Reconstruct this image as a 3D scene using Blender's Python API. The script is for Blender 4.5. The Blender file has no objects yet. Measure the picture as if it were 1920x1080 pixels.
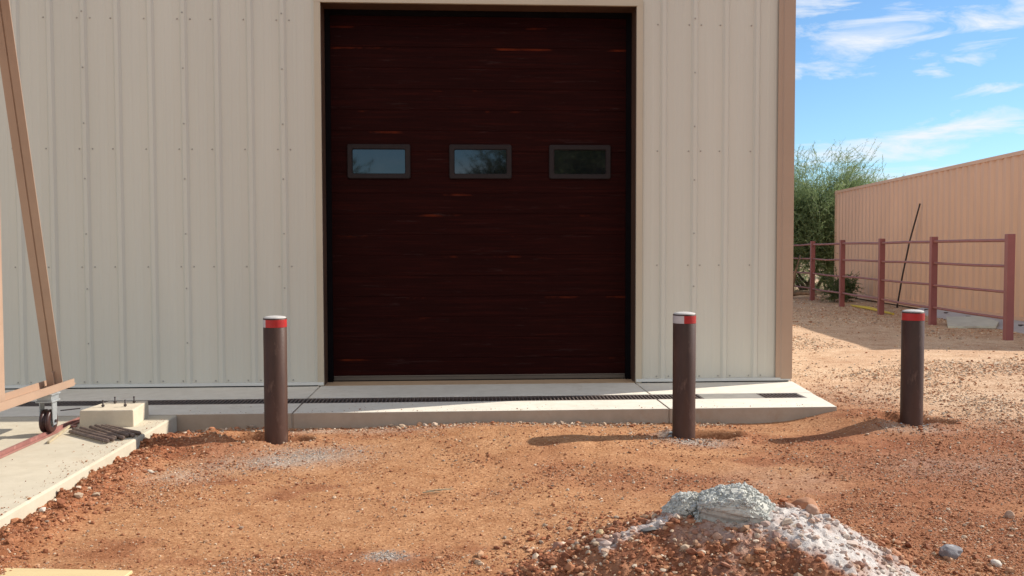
import bpy, math, random
import numpy as np
from mathutils import Vector, Matrix, Euler

# ------------------------------------------------------------------ camera, sky, sun, exposure
S = bpy.context.scene
COL = S.collection
R = math.radians
CAMZ = 1.42
cam = bpy.data.cameras.new('camera')
cam.sensor_width = 36.0
cam.lens = 1714.0 / 1920.0 * 36.0
cam.clip_start = 0.05
cam.clip_end = 4000
camo = bpy.data.objects.new('camera', cam)
COL.objects.link(camo)
camo.location = (0, 0, CAMZ)
camo.rotation_mode = 'XYZ'
camo.rotation_euler = (Matrix.Rotation(R(90 - 2.373), 3, 'X') @ Matrix.Rotation(R(-0.12), 3, 'Z')).to_euler('XYZ')
S.camera = camo

SUN_EL, SUN_AZ = 36.0, 68.0        # azimuth measured from +Y (view direction) towards +X (right)
w = bpy.data.worlds.new('World')
S.world = w
w.use_nodes = True
nt = w.node_tree
nt.nodes.clear()
def N(nt, kind, **kw):
    n = nt.nodes.new(kind)
    for k, v in kw.items():
        setattr(n, k, v)
    return n
out = N(nt, 'ShaderNodeOutputWorld')
bg = N(nt, 'ShaderNodeBackground')
sky = N(nt, 'ShaderNodeTexSky', sky_type='NISHITA', sun_disc=False, sun_elevation=R(SUN_EL), sun_rotation=R(SUN_AZ))
sky.altitude = 700
sky.air_density = 1.0
sky.dust_density = 0.35
sky.ozone_density = 1.6
tc = N(nt, 'ShaderNodeTexCoord')
sep = N(nt, 'ShaderNodeSeparateXYZ')
nt.links.new(tc.outputs['Generated'], sep.inputs[0])
addz = N(nt, 'ShaderNodeMath', operation='ADD'); addz.inputs[1].default_value = 0.16
nt.links.new(sep.outputs[2], addz.inputs[0])
absz = N(nt, 'ShaderNodeMath', operation='MAXIMUM'); absz.inputs[1].default_value = 0.03
nt.links.new(addz.outputs[0], absz.inputs[0])
dx = N(nt, 'ShaderNodeMath', operation='DIVIDE'); dy = N(nt, 'ShaderNodeMath', operation='DIVIDE')
nt.links.new(sep.outputs[0], dx.inputs[0]); nt.links.new(absz.outputs[0], dx.inputs[1])
nt.links.new(sep.outputs[1], dy.inputs[0]); nt.links.new(absz.outputs[0], dy.inputs[1])
cmb = N(nt, 'ShaderNodeCombineXYZ')
nt.links.new(dx.outputs[0], cmb.inputs[0]); nt.links.new(dy.outputs[0], cmb.inputs[1])
mp = N(nt, 'ShaderNodeMapping')
mp.inputs['Location'].default_value = (3.1, 1.7, 0)
mp.inputs['Rotation'].default_value = (0, 0, R(-14))
mp.inputs['Scale'].default_value = (0.75, 1.25, 1)
nt.links.new(cmb.outputs[0], mp.inputs[0])
n1 = N(nt, 'ShaderNodeTexNoise'); n1.inputs['Scale'].default_value = 1.15; n1.inputs['Detail'].default_value = 9
n1.inputs['Roughness'].default_value = 0.62; n1.inputs['Distortion'].default_value = 0.35
nt.links.new(mp.outputs[0], n1.inputs['Vector'])
rmp = N(nt, 'ShaderNodeValToRGB')
rmp.color_ramp.elements[0].position = 0.50; rmp.color_ramp.elements[0].color = (0, 0, 0, 1)
rmp.color_ramp.elements[1].position = 0.66; rmp.color_ramp.elements[1].color = (1, 1, 1, 1)
nt.links.new(n1.outputs['Fac'], rmp.inputs[0])
def wm(op, *args, clamp=False):
    q = N(nt, 'ShaderNodeMath', operation=op); q.use_clamp = clamp
    for i, v in enumerate(args):
        if isinstance(v, (int, float)): q.inputs[i].default_value = v
        else: nt.links.new(v, q.inputs[i])
    return q.outputs[0]
sx_, sy_, sz_ = sep.outputs[0], sep.outputs[1], sep.outputs[2]
az_ = wm('ARCTAN2', sx_, sy_); el_ = wm('ARCSINE', sz_)
# warp the outlines of the named cloud banks with streaky noise
mpw = N(nt, 'ShaderNodeMapping'); mpw.inputs['Rotation'].default_value = (0, 0, 0); mpw.inputs['Scale'].default_value = (11, 11, 44)
nt.links.new(tc.outputs['Generated'], mpw.inputs[0])
nw = N(nt, 'ShaderNodeTexNoise'); nw.inputs['Scale'].default_value = 1.0; nw.inputs['Detail'].default_value = 8; nw.inputs['Roughness'].default_value = 0.62; nw.inputs['Distortion'].default_value = 0.6
nt.links.new(mpw.outputs[0], nw.inputs['Vector'])
mpv = N(nt, 'ShaderNodeMapping'); mpv.inputs['Scale'].default_value = (9, 9, 20); mpv.inputs['Location'].default_value = (4, 2, 7)
nt.links.new(tc.outputs['Generated'], mpv.inputs[0])
nv = N(nt, 'ShaderNodeTexNoise'); nv.inputs['Scale'].default_value = 1.0; nv.inputs['Detail'].default_value = 5; nv.inputs['Roughness'].default_value = 0.55
nt.links.new(mpv.outputs[0], nv.inputs['Vector'])
sv = N(nt, 'ShaderNodeSeparateColor'); nt.links.new(nv.outputs['Color'], sv.inputs[0])
azw = wm('ADD', az_, wm('MULTIPLY', wm('SUBTRACT', sv.outputs[0], 0.5), 0.16))
elw = wm('ADD', el_, wm('MULTIPLY', wm('SUBTRACT', sv.outputs[1], 0.5), 0.055))
banks = None
# azimuth, elevation, half width, half height (degrees), tilt, strength
for (a0, e0, ha, he, tl_, st_) in ((19.8, 11.6, 6.0, 1.3, 0.20, 1.0), (18.0, 15.0, 5.4, 1.2, 0.05, 0.95), (28.2, 12.6, 3.4, 1.3, 0.10, 0.7), (23.2, 6.1, 4.6, 1.0, 0.10, 0.95),
                                   (27.4, 8.6, 2.4, 0.42, 0.05, 0.8), (25.0, 4.2, 8.0, 0.8, 0.03, 0.55), (24.2, 10.0, 1.1, 0.35, 0.0, 0.6), (21.0, 3.4, 5.0, 0.6, 0.05, 0.5)):
    da = wm('SUBTRACT', azw, R(a0)); de = wm('SUBTRACT', wm('SUBTRACT', elw, R(e0)), wm('MULTIPLY', da, tl_))
    u_ = wm('DIVIDE', da, R(ha)); v_ = wm('DIVIDE', de, R(he))
    d2 = wm('ADD', wm('MULTIPLY', u_, u_), wm('MULTIPLY', v_, v_))
    m_ = wm('MULTIPLY', wm('SUBTRACT', 1.0, wm('MULTIPLY', d2, 0.62)), st_)
    m_ = wm('MAXIMUM', m_, -1.0)
    banks = m_ if banks is None else wm('MAXIMUM', banks, m_)
bsum = wm('ADD', banks, wm('MULTIPLY', wm('SUBTRACT', nw.outputs['Fac'], 0.5), 4.8))
bfac = wm('MULTIPLY', wm('SUBTRACT', bsum, 0.22), 0.85, clamp=True)
bfac = wm('MULTIPLY', bfac, wm('GREATER_THAN', sy_, 0.0))
# free noise clouds everywhere except that part of the sky
gen = wm('MULTIPLY', rmp.outputs[0], wm('MULTIPLY', wm('SUBTRACT', wm('ABSOLUTE', wm('SUBTRACT', az_, R(24))), R(12)), 6.0, clamp=True))
# unseen bright cloud zone added behind the camera to lift and warm the shade
fill_cloud = wm('MULTIPLY', wm('MULTIPLY', wm('SUBTRACT', wm('MULTIPLY', sy_, -1.0), 0.10), 2.2, clamp=True), wm('MULTIPLY', wm('SUBTRACT', sz_, 0.26), 5.0, clamp=True))
tint = N(nt, 'ShaderNodeMix', data_type='RGBA', blend_type='MULTIPLY')
tint.inputs[0].default_value = 1.0
tint.inputs[7].default_value = (0.54, 0.71, 0.83, 1)
nt.links.new(sky.outputs[0], tint.inputs[6])
cmix = N(nt, 'ShaderNodeMix', data_type='RGBA')
cmix.inputs[7].default_value = (5.3, 5.5, 5.8, 1)
cf = wm('MULTIPLY', wm('MAXIMUM', bfac, wm('MULTIPLY', gen, 0.6)), 0.92)
nt.links.new(cf, cmix.inputs[0])
nt.links.new(tint.outputs[2], cmix.inputs[6])
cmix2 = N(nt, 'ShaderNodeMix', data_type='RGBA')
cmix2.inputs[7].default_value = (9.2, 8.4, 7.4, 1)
nt.links.new(wm('MULTIPLY', fill_cloud, 0.8), cmix2.inputs[0])
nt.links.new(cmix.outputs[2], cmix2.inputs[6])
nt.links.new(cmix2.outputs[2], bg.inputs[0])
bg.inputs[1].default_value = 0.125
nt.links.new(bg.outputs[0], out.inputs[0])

sl = bpy.data.lights.new('sun', 'SUN')
sl.energy = 4.6
sl.angle = R(0.55)
sl.color = (1.0, 0.93, 0.82)
so = bpy.data.objects.new('sun', sl)
COL.objects.link(so)
sd = Vector((math.sin(R(SUN_AZ)) * math.cos(R(SUN_EL)), math.cos(R(SUN_AZ)) * math.cos(R(SUN_EL)), math.sin(R(SUN_EL))))
so.rotation_euler = sd.to_track_quat('Z', 'Y').to_euler()
so.location = (30, 14, 30)

S.view_settings.view_transform = 'Standard'
S.view_settings.look = 'None'
S.view_settings.exposure = 0.47
S.view_settings.gamma = 1
S.render.engine = 'CYCLES'
S.cycles.max_bounces = 6
S.cycles.use_denoising = True

# ------------------------------------------------------------------ helpers
rng = np.random.default_rng(7)
random.seed(7)
PSI = R(3.2)
CP, SP = math.cos(PSI), math.sin(PSI)
W0Y = 8.81
def W(s, t, z=0.0):                 # wall frame -> world
    return Vector((s * CP - t * SP, W0Y + s * SP + t * CP, z))
def toW(x, y):
    return x * CP + (y - W0Y) * SP, -x * SP + (y - W0Y) * CP

TAB = rng.random((256, 256))
def vnoise(x, y, off=0):
    x = np.asarray(x, float) + off * 17.31; y = np.asarray(y, float) + off * 9.77
    xi = np.floor(x).astype(int); yi = np.floor(y).astype(int)
    fx = x - xi; fy = y - yi
    fx = fx * fx * (3 - 2 * fx); fy = fy * fy * (3 - 2 * fy)
    a = TAB[xi & 255, yi & 255]; b = TAB[(xi + 1) & 255, yi & 255]
    c = TAB[xi & 255, (yi + 1) & 255]; d = TAB[(xi + 1) & 255, (yi + 1) & 255]
    return (a * (1 - fx) + b * fx) * (1 - fy) + (c * (1 - fx) + d * fx) * fy
def fbm(x, y, octv=4, off=0, gain=0.5):
    s = 0; a = 1; t = 0; f = 1
    for i in range(octv):
        s = s + a * vnoise(x * f, y * f, off + i * 3); t += a
        a *= gain; f *= 2.03
    return s / t - 0.5
def sstep(v):
    v = np.clip(v, 0, 1); return v * v * (3 - 2 * v)
def gauss(x, y, cx, cy, rx, ry=None):
    ry = ry or rx
    return np.exp(-(((x - cx) / rx) ** 2 + ((y - cy) / ry) ** 2))

def tag(o, label=None, cat=None, group=None, kind=None):
    if label: o['label'] = label
    if cat: o['category'] = cat
    if group: o['group'] = group
    if kind: o['kind'] = kind
    return o
def empty(name, loc, rz=0.0, label=None, cat=None, group=None):
    o = bpy.data.objects.new(name, None)
    o.empty_display_size = 0.2
    COL.objects.link(o)
    o.location = loc; o.rotation_euler = (0, 0, rz)
    return tag(o, label, cat, group)

class MB:
    def __init__(self):
        self.v = []; self.f = []; self.m = []; self.sm = []
    def face(self, pts, m=0, smooth=False):
        b = len(self.v)
        self.v += [tuple(p) for p in pts]
        self.f.append(tuple(range(b, b + len(pts)))); self.m.append(m); self.sm.append(smooth)
    def add(self, vs, fs, m=0, smooth=False):
        b = len(self.v)
        self.v += [tuple(p) for p in vs]
        for f in fs:
            self.f.append(tuple(b + i for i in f)); self.m.append(m); self.sm.append(smooth)
    def box(self, x0, x1, y0, y1, z0, z1, m=0):
        vs = [(x, y, z) for z in (z0, z1) for y in (y0, y1) for x in (x0, x1)]
        self.add(vs, [(0, 2, 3, 1), (4, 5, 7, 6), (0, 1, 5, 4), (2, 6, 7, 3), (0, 4, 6, 2), (1, 3, 7, 5)], m)
    def cbox(self, x0, x1, y0, y1, z0, z1, c=0.004, m=0):
        # box with chamfered vertical and top edges
        def ring(i, z):
            a0, a1, b0, b1 = x0 + i, x1 - i, y0 + i, y1 - i
            k = c
            return [(a0 + k, b0, z), (a1 - k, b0, z), (a1, b0 + k, z), (a1, b1 - k, z), (a1 - k, b1, z), (a0 + k, b1, z), (a0, b1 - k, z), (a0, b0 + k, z)]
        rs = [ring(c, z0), ring(0, z0 + c), ring(0, z1 - c), ring(c, z1)]
        vs = sum(rs, [])
        fs = []
        for r_ in range(3):
            for i in range(8):
                j = (i + 1) % 8
                fs.append((r_ * 8 + i, r_ * 8 + j, r_ * 8 + 8 + j, r_ * 8 + 8 + i))
        fs.append(tuple(range(7, -1, -1))); fs.append(tuple(range(24, 32)))
        self.add(vs, fs, m)
    def prism(self, poly, z0, z1, m=0):
        n = len(poly)
        vs = [(p[0], p[1], z0) for p in poly] + [(p[0], p[1], z1) for p in poly]
        fs = [tuple(range(n - 1, -1, -1)), tuple(range(n, 2 * n))]
        for i in range(n):
            j = (i + 1) % n
            fs.append((i, j, n + j, n + i))
        self.add(vs, fs, m)
    def tube(self, pts, rad, n=8, m=0, cap=True, smooth=True, sq=False):
        pts = [Vector(p) for p in pts]
        rad = rad if isinstance(rad, (list, tuple)) else [rad] * len(pts)
        rings = []
        up = Vector((0.13, 0.21, 1)).normalized()
        if sq: up = Vector((0, 0, 1))
        for i, p in enumerate(pts):
            d = (pts[min(i + 1, len(pts) - 1)] - pts[max(i - 1, 0)]).normalized()
            u_ = up if abs(d.dot(up)) < 0.97 else Vector((1, 0, 0))
            a = d.cross(u_).normalized(); b = a.cross(d).normalized()
            rings.append([p + (a * math.cos(2 * math.pi * (k + (0.5 if sq else 0)) / n) + b * math.sin(2 * math.pi * (k + (0.5 if sq else 0)) / n)) * rad[i] for k in range(n)])
        vs = sum(rings, [])
        fs = []
        for i in range(len(pts) - 1):
            for k in range(n):
                j = (k + 1) % n
                fs.append((i * n + k, i * n + j, (i + 1) * n + j, (i + 1) * n + k))
        self.add(vs, fs, m, smooth)
        if cap:
            self.face(rings[0][::-1], m); self.face(rings[-1], m)
    def lathe(self, prof, n=40, m=0, cx=0, cy=0, a0=0.0, a1=2 * math.pi, smooth=True):
        full = abs(a1 - a0 - 2 * math.pi) < 1e-6
        k = n if full else n + 1
        vs = []
        for (r, z) in prof:
            for i in range(k):
                a = a0 + (a1 - a0) * i / n
                vs.append((cx + r * math.cos(a), cy + r * math.sin(a), z))
        fs = []
        for j in range(len(prof) - 1):
            for i in range(n):
                i2 = (i + 1) % k
                fs.append((j * k + i, j * k + i2, (j + 1) * k + i2, (j + 1) * k + i))
        self.add(vs, fs, m, smooth)
    def xf(self, M):
        self.v = [tuple(M @ Vector(p)) for p in self.v]; return self
    def build(self, name, mats, parent=None, loc=None, rz=0.0, bevel=0.0):
        me = bpy.data.meshes.new(name)
        me.from_pydata(self.v, [], self.f)
        mats = mats if isinstance(mats, (list, tuple)) else [mats]
        for mt in mats: me.materials.append(mt)
        me.polygons.foreach_set('material_index', self.m)
        me.polygons.foreach_set('use_smooth', self.sm)
        me.update()
        o = bpy.data.objects.new(name, me)
        COL.objects.link(o)
        if parent: o.parent = parent
        if loc is not None:
            o.location = loc; o.rotation_euler = (0, 0, rz)
        if bevel:
            b = o.modifiers.new('bevel', 'BEVEL'); b.width = bevel; b.segments = 2; b.limit_method = 'ANGLE'
        return o

def npmesh(name, V, F, mat, colors=None, parent=None, smooth=False, nside=None):
    """V (n,3); F (m,k) equal-size faces"""
    V = np.asarray(V, np.float32); F = np.asarray(F, np.int32)
    me = bpy.data.meshes.new(name)
    me.vertices.add(len(V)); me.vertices.foreach_set('co', V.ravel())
    k = F.shape[1]
    me.loops.add(F.size); me.loops.foreach_set('vertex_index', F.ravel())
    me.polygons.add(len(F)); me.polygons.foreach_set('loop_start', np.arange(0, F.size, k, dtype=np.int32))
    try: me.polygons.foreach_set('loop_total', np.full(len(F), k, np.int32))
    except Exception: pass
    me.polygons.foreach_set('use_smooth', np.full(len(F), smooth))
    me.update(calc_edges=True)
    if colors is not None:
        at = me.color_attributes.new('Col', 'FLOAT_COLOR', 'POINT')
        c4 = np.ones((len(V), 4), np.float32); c4[:, :colors.shape[1]] = colors
        at.data.foreach_set('color', c4.ravel())
    me.materials.append(mat)
    me.validate()
    o = bpy.data.objects.new(name, me)
    COL.objects.link(o)
    if parent: o.parent = parent
    return o

# ------------------------------------------------------------------ materials
def newmat(name):
    m = bpy.data.materials.new(name); m.use_nodes = True
    t = m.node_tree
    return m, t, t.nodes['Principled BSDF']
def lk(t, a, b): t.links.new(a, b)
def noise(t, scale, detail=4, rough=0.55, vec=None, dist=0.0):
    n = N(t, 'ShaderNodeTexNoise'); n.inputs['Scale'].default_value = scale
    n.inputs['Detail'].default_value = detail; n.inputs['Roughness'].default_value = rough
    n.inputs['Distortion'].default_value = dist
    if vec is not None: lk(t, vec, n.inputs['Vector'])
    return n
def ramp(t, src, stops):
    r = N(t, 'ShaderNodeValToRGB')
    e = r.color_ramp.elements
    while len(e) > 1: e.remove(e[-1])
    e[0].position = stops[0][0]; e[0].color = (*stops[0][1], 1) if len(stops[0][1]) == 3 else stops[0][1]
    for p, c in stops[1:]:
        q = e.new(p); q.color = (*c, 1)
    lk(t, src, r.inputs[0])
    return r
def mixc(t, fac, a, b, mode='MIX'):
    m = N(t, 'ShaderNodeMix', data_type='RGBA', blend_type=mode)
    for sock, v in ((m.inputs[0], fac), (m.inputs[6], a), (m.inputs[7], b)):
        if isinstance(v, (int, float)): sock.default_value = v
        elif isinstance(v, tuple): sock.default_value = (*v, 1) if len(v) == 3 else v
        else: lk(t, v, sock)
    return m.outputs[2]
def objco(t, scale=(1, 1, 1), gen='Object'):
    c = N(t, 'ShaderNodeTexCoord'); m = N(t, 'ShaderNodeMapping')
    m.inputs['Scale'].default_value = scale
    lk(t, c.outputs[gen], m.inputs[0]); return m.outputs[0]
def bump(t, p, h, strength=0.3, dist=0.01, prev=None):
    b = N(t, 'ShaderNodeBump'); b.inputs['Strength'].default_value = strength; b.inputs['Distance'].default_value = dist
    lk(t, h, b.inputs['Height'])
    if prev is not None: lk(t, prev, b.inputs['Normal'])
    lk(t, b.outputs[0], p.inputs['Normal']); return b.outputs[0]
def paint(name, c, rough=0.5, var=0.12, nscale=3.0, stretch=(1, 1, 1), metal=0.0, bmp=0.0, bscale=120, dirt=None, spec=0.5):
    m, t, p = newmat(name)
    co = objco(t, stretch)
    n = noise(t, nscale, 6, 0.6, co)
    a = tuple(x * (1 - var) for x in c); b = tuple(min(1, x * (1 + var)) for x in c)
    r = ramp(t, n.outputs['Fac'], [(0.3, a), (0.7, b)])
    col = r.outputs[0]
    if dirt:
        n2 = noise(t, nscale * 3.1, 8, 0.7, co)
        r2 = ramp(t, n2.outputs['Fac'], [(dirt[1], (0, 0, 0)), (dirt[1] + 0.12, (1, 1, 1))])
        col = mixc(t, r2.outputs[0], col, dirt[0])
    lk(t, col, p.inputs['Base Color'])
    n3 = noise(t, nscale * 6, 4, 0.6, co)
    mr = N(t, 'ShaderNodeMapRange'); mr.inputs['To Min'].default_value = max(0, rough - 0.1); mr.inputs['To Max'].default_value = min(1, rough + 0.12)
    lk(t, n3.outputs['Fac'], mr.inputs['Value']); lk(t, mr.outputs[0], p.inputs['Roughness'])
    p.inputs['Metallic'].default_value = metal
    p.inputs['Specular IOR Level'].default_value = spec
    if bmp:
        bump(t, p, noise(t, bscale, 4, 0.6, objco(t)).outputs['Fac'], bmp, 0.004)
    return m

M_wall = paint('wall_paint', (0.58, 0.545, 0.465), 0.5, 0.06, 0.8, (1, 1, 0.15), bmp=0.5, bscale=2.2)
M_screw = paint('screw_head', (0.36, 0.33, 0.29), 0.5, 0.1)
M_trimtan = paint('tan_trim', (0.42, 0.285, 0.20), 0.45, 0.05, 1.2)
M_trimlight = paint('door_trim_paint', (0.50, 0.42, 0.31), 0.45, 0.05, 1.2)
M_flash = paint('base_flashing_paint', (0.62, 0.61, 0.57), 0.4, 0.05, 2)
M_black = paint('black_seal', (0.006, 0.005, 0.006), 0.9, 0.2, 8, spec=0.05)
M_reveal = paint('brown_reveal', (0.09, 0.045, 0.028), 0.5, 0.15, 2)
M_darkgap = paint('dark_gap', (0.02, 0.018, 0.016), 0.9)
M_sealgrey = paint('rubber_seal', (0.11, 0.085, 0.065), 0.55, 0.2, 2, (1, 1, 5))
M_grate = paint('cast_grate', (0.13, 0.10, 0.09), 0.55, 0.2, 20, bmp=0.1)
M_plate = paint('channel_cover', (0.25, 0.235, 0.21), 0.7, 0.12, 9, bmp=0.2)
M_boll = paint('bollard_brown', (0.066, 0.031, 0.021), 0.5, 0.40, 5, (1, 1, 0.3), bmp=0.2, bscale=60, dirt=((0.125, 0.070, 0.052), 0.58), spec=0.25)
M_red = paint('red_tape', (0.40, 0.016, 0.014), 0.45, 0.25, 9, dirt=((0.20, 0.03, 0.025), 0.64))
M_white = paint('white_tape', (0.46, 0.44, 0.45), 0.45, 0.12, 12, dirt=((0.30, 0.25, 0.23), 0.62))
M_cap = paint('bollard_concrete_cap', (0.46, 0.44, 0.42), 0.85, 0.12, 30, bmp=0.4, bscale=200)
M_gate = paint('gate_paint', (0.40, 0.265, 0.185), 0.5, 0.08, 4, bmp=0.05, dirt=((0.30, 0.17, 0.11), 0.66))
M_wheel = paint('wheel_polyurethane', (0.055, 0.022, 0.018), 0.4, 0.3, 12, dirt=((0.20, 0.11, 0.08), 0.62))
M_chrome = paint('galvanised_steel', (0.40, 0.42, 0.43), 0.4, 0.2, 25, metal=0.35, dirt=((0.35, 0.20, 0.12), 0.66))
M_rod = paint('rusty_steel_bar', (0.115, 0.078, 0.062), 0.5, 0.45, 14, bmp=0.4, bscale=90, dirt=((0.36, 0.27, 0.21), 0.56))
M_bolt = paint('anchor_bolt', (0.045, 0.032, 0.03), 0.5, 0.3, 30)
M_track = paint('rusty_track', (0.30, 0.13, 0.11), 0.5, 0.2, 8, bmp=0.2, dirt=((0.42, 0.22, 0.18), 0.55))
M_cont = paint('container_paint', (0.70, 0.43, 0.285), 0.5, 0.07, 0.7, (1, 1, 0.4), bmp=0.05, bscale=5, dirt=((0.58, 0.34, 0.22), 0.66))
M_fence = paint('fence_red_paint', (0.235, 0.072, 0.068), 0.5, 0.12, 3, dirt=((0.17, 0.075, 0.055), 0.62))
M_rail = paint('fence_rail_paint', (0.27, 0.10, 0.085), 0.5, 0.15, 3, dirt=((0.16, 0.075, 0.05), 0.56))
M_pole = paint('dark_pole', (0.035, 0.02, 0.018), 0.5, 0.3, 6)
M_panel = paint('white_panel', (0.42, 0.41, 0.42), 0.6, 0.1, 2, dirt=((0.30, 0.22, 0.16), 0.60))
M_foam = paint('broken_panel', (0.52, 0.53, 0.46), 0.75, 0.1, 6, bmp=0.3)
M_yellow = paint('yellow_strap', (0.62, 0.46, 0.05), 0.6, 0.15, 5)
M_board = paint('yellow_board', (0.62, 0.48, 0.25), 0.6, 0.08, 3, (0.3, 3, 1), bmp=0.1)
M_stick = paint('pale_stick', (0.42, 0.34, 0.22), 0.8, 0.25, 20)
M_bark = paint('tree_bark', (0.11, 0.085, 0.05), 0.85, 0.35, 9, bmp=0.5, bscale=40)
M_dead = paint('dead_wood', (0.26, 0.17, 0.11), 0.85, 0.3, 9, bmp=0.4, bscale=30)
M_roof = paint('metal_roof', (0.45, 0.42, 0.37), 0.4, 0.05, 1)

def concrete(name, c, stain, warm=0.0):
    m, t, p = newmat(name)
    co = objco(t)
    a = noise(t, 1.3, 8, 0.62, co); b = noise(t, 9, 6, 0.7, co); c_ = noise(t, 160, 3, 0.6, co)
    r = ramp(t, a.outputs['Fac'], [(0.25, tuple(x * 0.90 for x in c)), (0.75, tuple(x * 1.06 for x in c))])
    r2 = ramp(t, b.outputs['Fac'], [(0.35, (0.90, 0.89, 0.87)), (0.65, (1, 1, 1))])
    col = mixc(t, 1.0, r.outputs[0], r2.outputs[0], 'MULTIPLY')
    r3 = ramp(t, noise(t, 2.6, 8, 0.75, co, 0.6).outputs['Fac'], [(0.56, (0, 0, 0)), (0.74, (1, 1, 1))])
    mm = N(t, 'ShaderNodeMath', operation='MULTIPLY'); mm.inputs[1].default_value = 0.45
    lk(t, r3.outputs[0], mm.inputs[0])
    col = mixc(t, mm.outputs[0], col, stain)
    lk(t, col, p.inputs['Base Color'])
    p.inputs['Roughness'].default_value = 0.88
    p.inputs['Specular IOR Level'].default_value = 0.3
    b1 = bump(t, p, c_.outputs['Fac'], 0.25, 0.002)
    bump(t, p, b.outputs['Fac'], 0.2, 0.006, b1)
    return m
M_conc = concrete('apron_concrete', (0.72, 0.67, 0.58), (0.46, 0.36, 0.26))
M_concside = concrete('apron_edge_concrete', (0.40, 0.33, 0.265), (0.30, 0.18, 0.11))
M_pad = concrete('pad_concrete', (0.56, 0.50, 0.39), (0.45, 0.34, 0.22))
M_threshold = concrete('threshold_concrete', (0.50, 0.345, 0.215), (0.22, 0.14, 0.08))
M_footing = concrete('footing_concrete', (0.62, 0.54, 0.42), (0.36, 0.25, 0.15))

def vcol_mat(name, rough=0.9, nscale=60, var=0.25, bmp=0.5, bscale=90, bdist=0.004, sat=1.0):
    m, t, p = newmat(name)
    at = N(t, 'ShaderNodeVertexColor', layer_name='Col')
    co = objco(t)
    n = noise(t, nscale, 6, 0.65, co)
    r = ramp(t, n.outputs['Fac'], [(0.3, (1 - var,) * 3), (0.7, (1 + var * 0.6,) * 3)])
    col = mixc(t, 1.0, at.outputs[0], r.outputs[0], 'MULTIPLY')
    lk(t, col, p.inputs['Base Color'])
    p.inputs['Roughness'].default_value = rough
    p.inputs['Specular IOR Level'].default_value = 0.25
    if bmp: bump(t, p, noise(t, bscale, 5, 0.65, co).outputs['Fac'], bmp, bdist)
    return m
M_stone = vcol_mat('stones', 0.88, 40, 0.22, 0.4, 120)

def ground_mat():
    m, t, p = newmat('desert_dirt')
    at = N(t, 'ShaderNodeVertexColor', layer_name='Col')
    co = objco(t)
    n1 = noise(t, 5.0, 9, 0.68, co); n2 = noise(t, 45, 7, 0.72, co); n3 = noise(t, 210, 4, 0.7, co)
    r1 = ramp(t, n1.outputs['Fac'], [(0.30, (0.80, 0.72, 0.66)), (0.5, (1, 1, 1)), (0.70, (1.14, 1.20, 1.25))])
    col = mixc(t, 1.0, at.outputs[0], r1.outputs[0], 'MULTIPLY')
    r2 = ramp(t, n2.outputs['Fac'], [(0.30, (0.68, 0.62, 0.58)), (0.50, (1, 1, 1)), (0.72, (1.17, 1.19, 1.22))])
    col = mixc(t, 1.0, col, r2.outputs[0], 'MULTIPLY')
    vo = N(t, 'ShaderNodeTexVoronoi'); vo.inputs['Scale'].default_value = 95; lk(t, co, vo.inputs['Vector'])
    sp = N(t, 'ShaderNodeSeparateColor'); lk(t, vo.outputs['Color'], sp.inputs[0])
    r4 = ramp(t, sp.outputs[0], [(0.0, (0.55, 0.50, 0.47)), (0.16, (0.92, 0.92, 0.92)), (0.80, (1.02, 1.02, 1.02)), (0.93, (1.4, 1.6, 1.75))])
    col = mixc(t, 0.62, col, r4.outputs[0], 'MULTIPLY')
    lk(t, col, p.inputs['Base Color'])
    p.inputs['Roughness'].default_value = 0.95
    p.inputs['Specular IOR Level'].default_value = 0.12
    b = bump(t, p, n3.outputs['Fac'], 0.6, 0.003)
    b = bump(t, p, vo.outputs['Distance'], 0.35, 0.004, b)
    b = bump(t, p, n2.outputs['Fac'], 0.7, 0.012, b)
    return m
M_ground = ground_mat()

def leafmat(name, c1, c2, trans=0.35):
    m, t, p = newmat(name)
    at = N(t, 'ShaderNodeVertexColor', layer_name='Col')
    sp = N(t, 'ShaderNodeSeparateColor'); lk(t, at.outputs[0], sp.inputs[0])
    r = ramp(t, sp.outputs[0], [(0, c1), (1, c2)])
    lk(t, r.outputs[0], p.inputs['Base Color'])
    p.inputs['Roughness'].default_value = 0.55
    tr = N(t, 'ShaderNodeBsdfTranslucent'); lk(t, r.outputs[0], tr.inputs[0])
    mx = N(t, 'ShaderNodeMixShader'); mx.inputs[0].default_value = trans
    lk(t, p.outputs[0], mx.inputs[1]); lk(t, tr.outputs[0], mx.inputs[2])
    lk(t, mx.outputs[0], t.nodes['Material Output'].inputs[0])
    return m
M_leaf = leafmat('palo_verde_leaf', (0.115, 0.175, 0.070), (0.34, 0.41, 0.19), 0.5)
M_leafdark = leafmat('dark_shrub_leaf', (0.05, 0.085, 0.03), (0.14, 0.18, 0.06))

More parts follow.
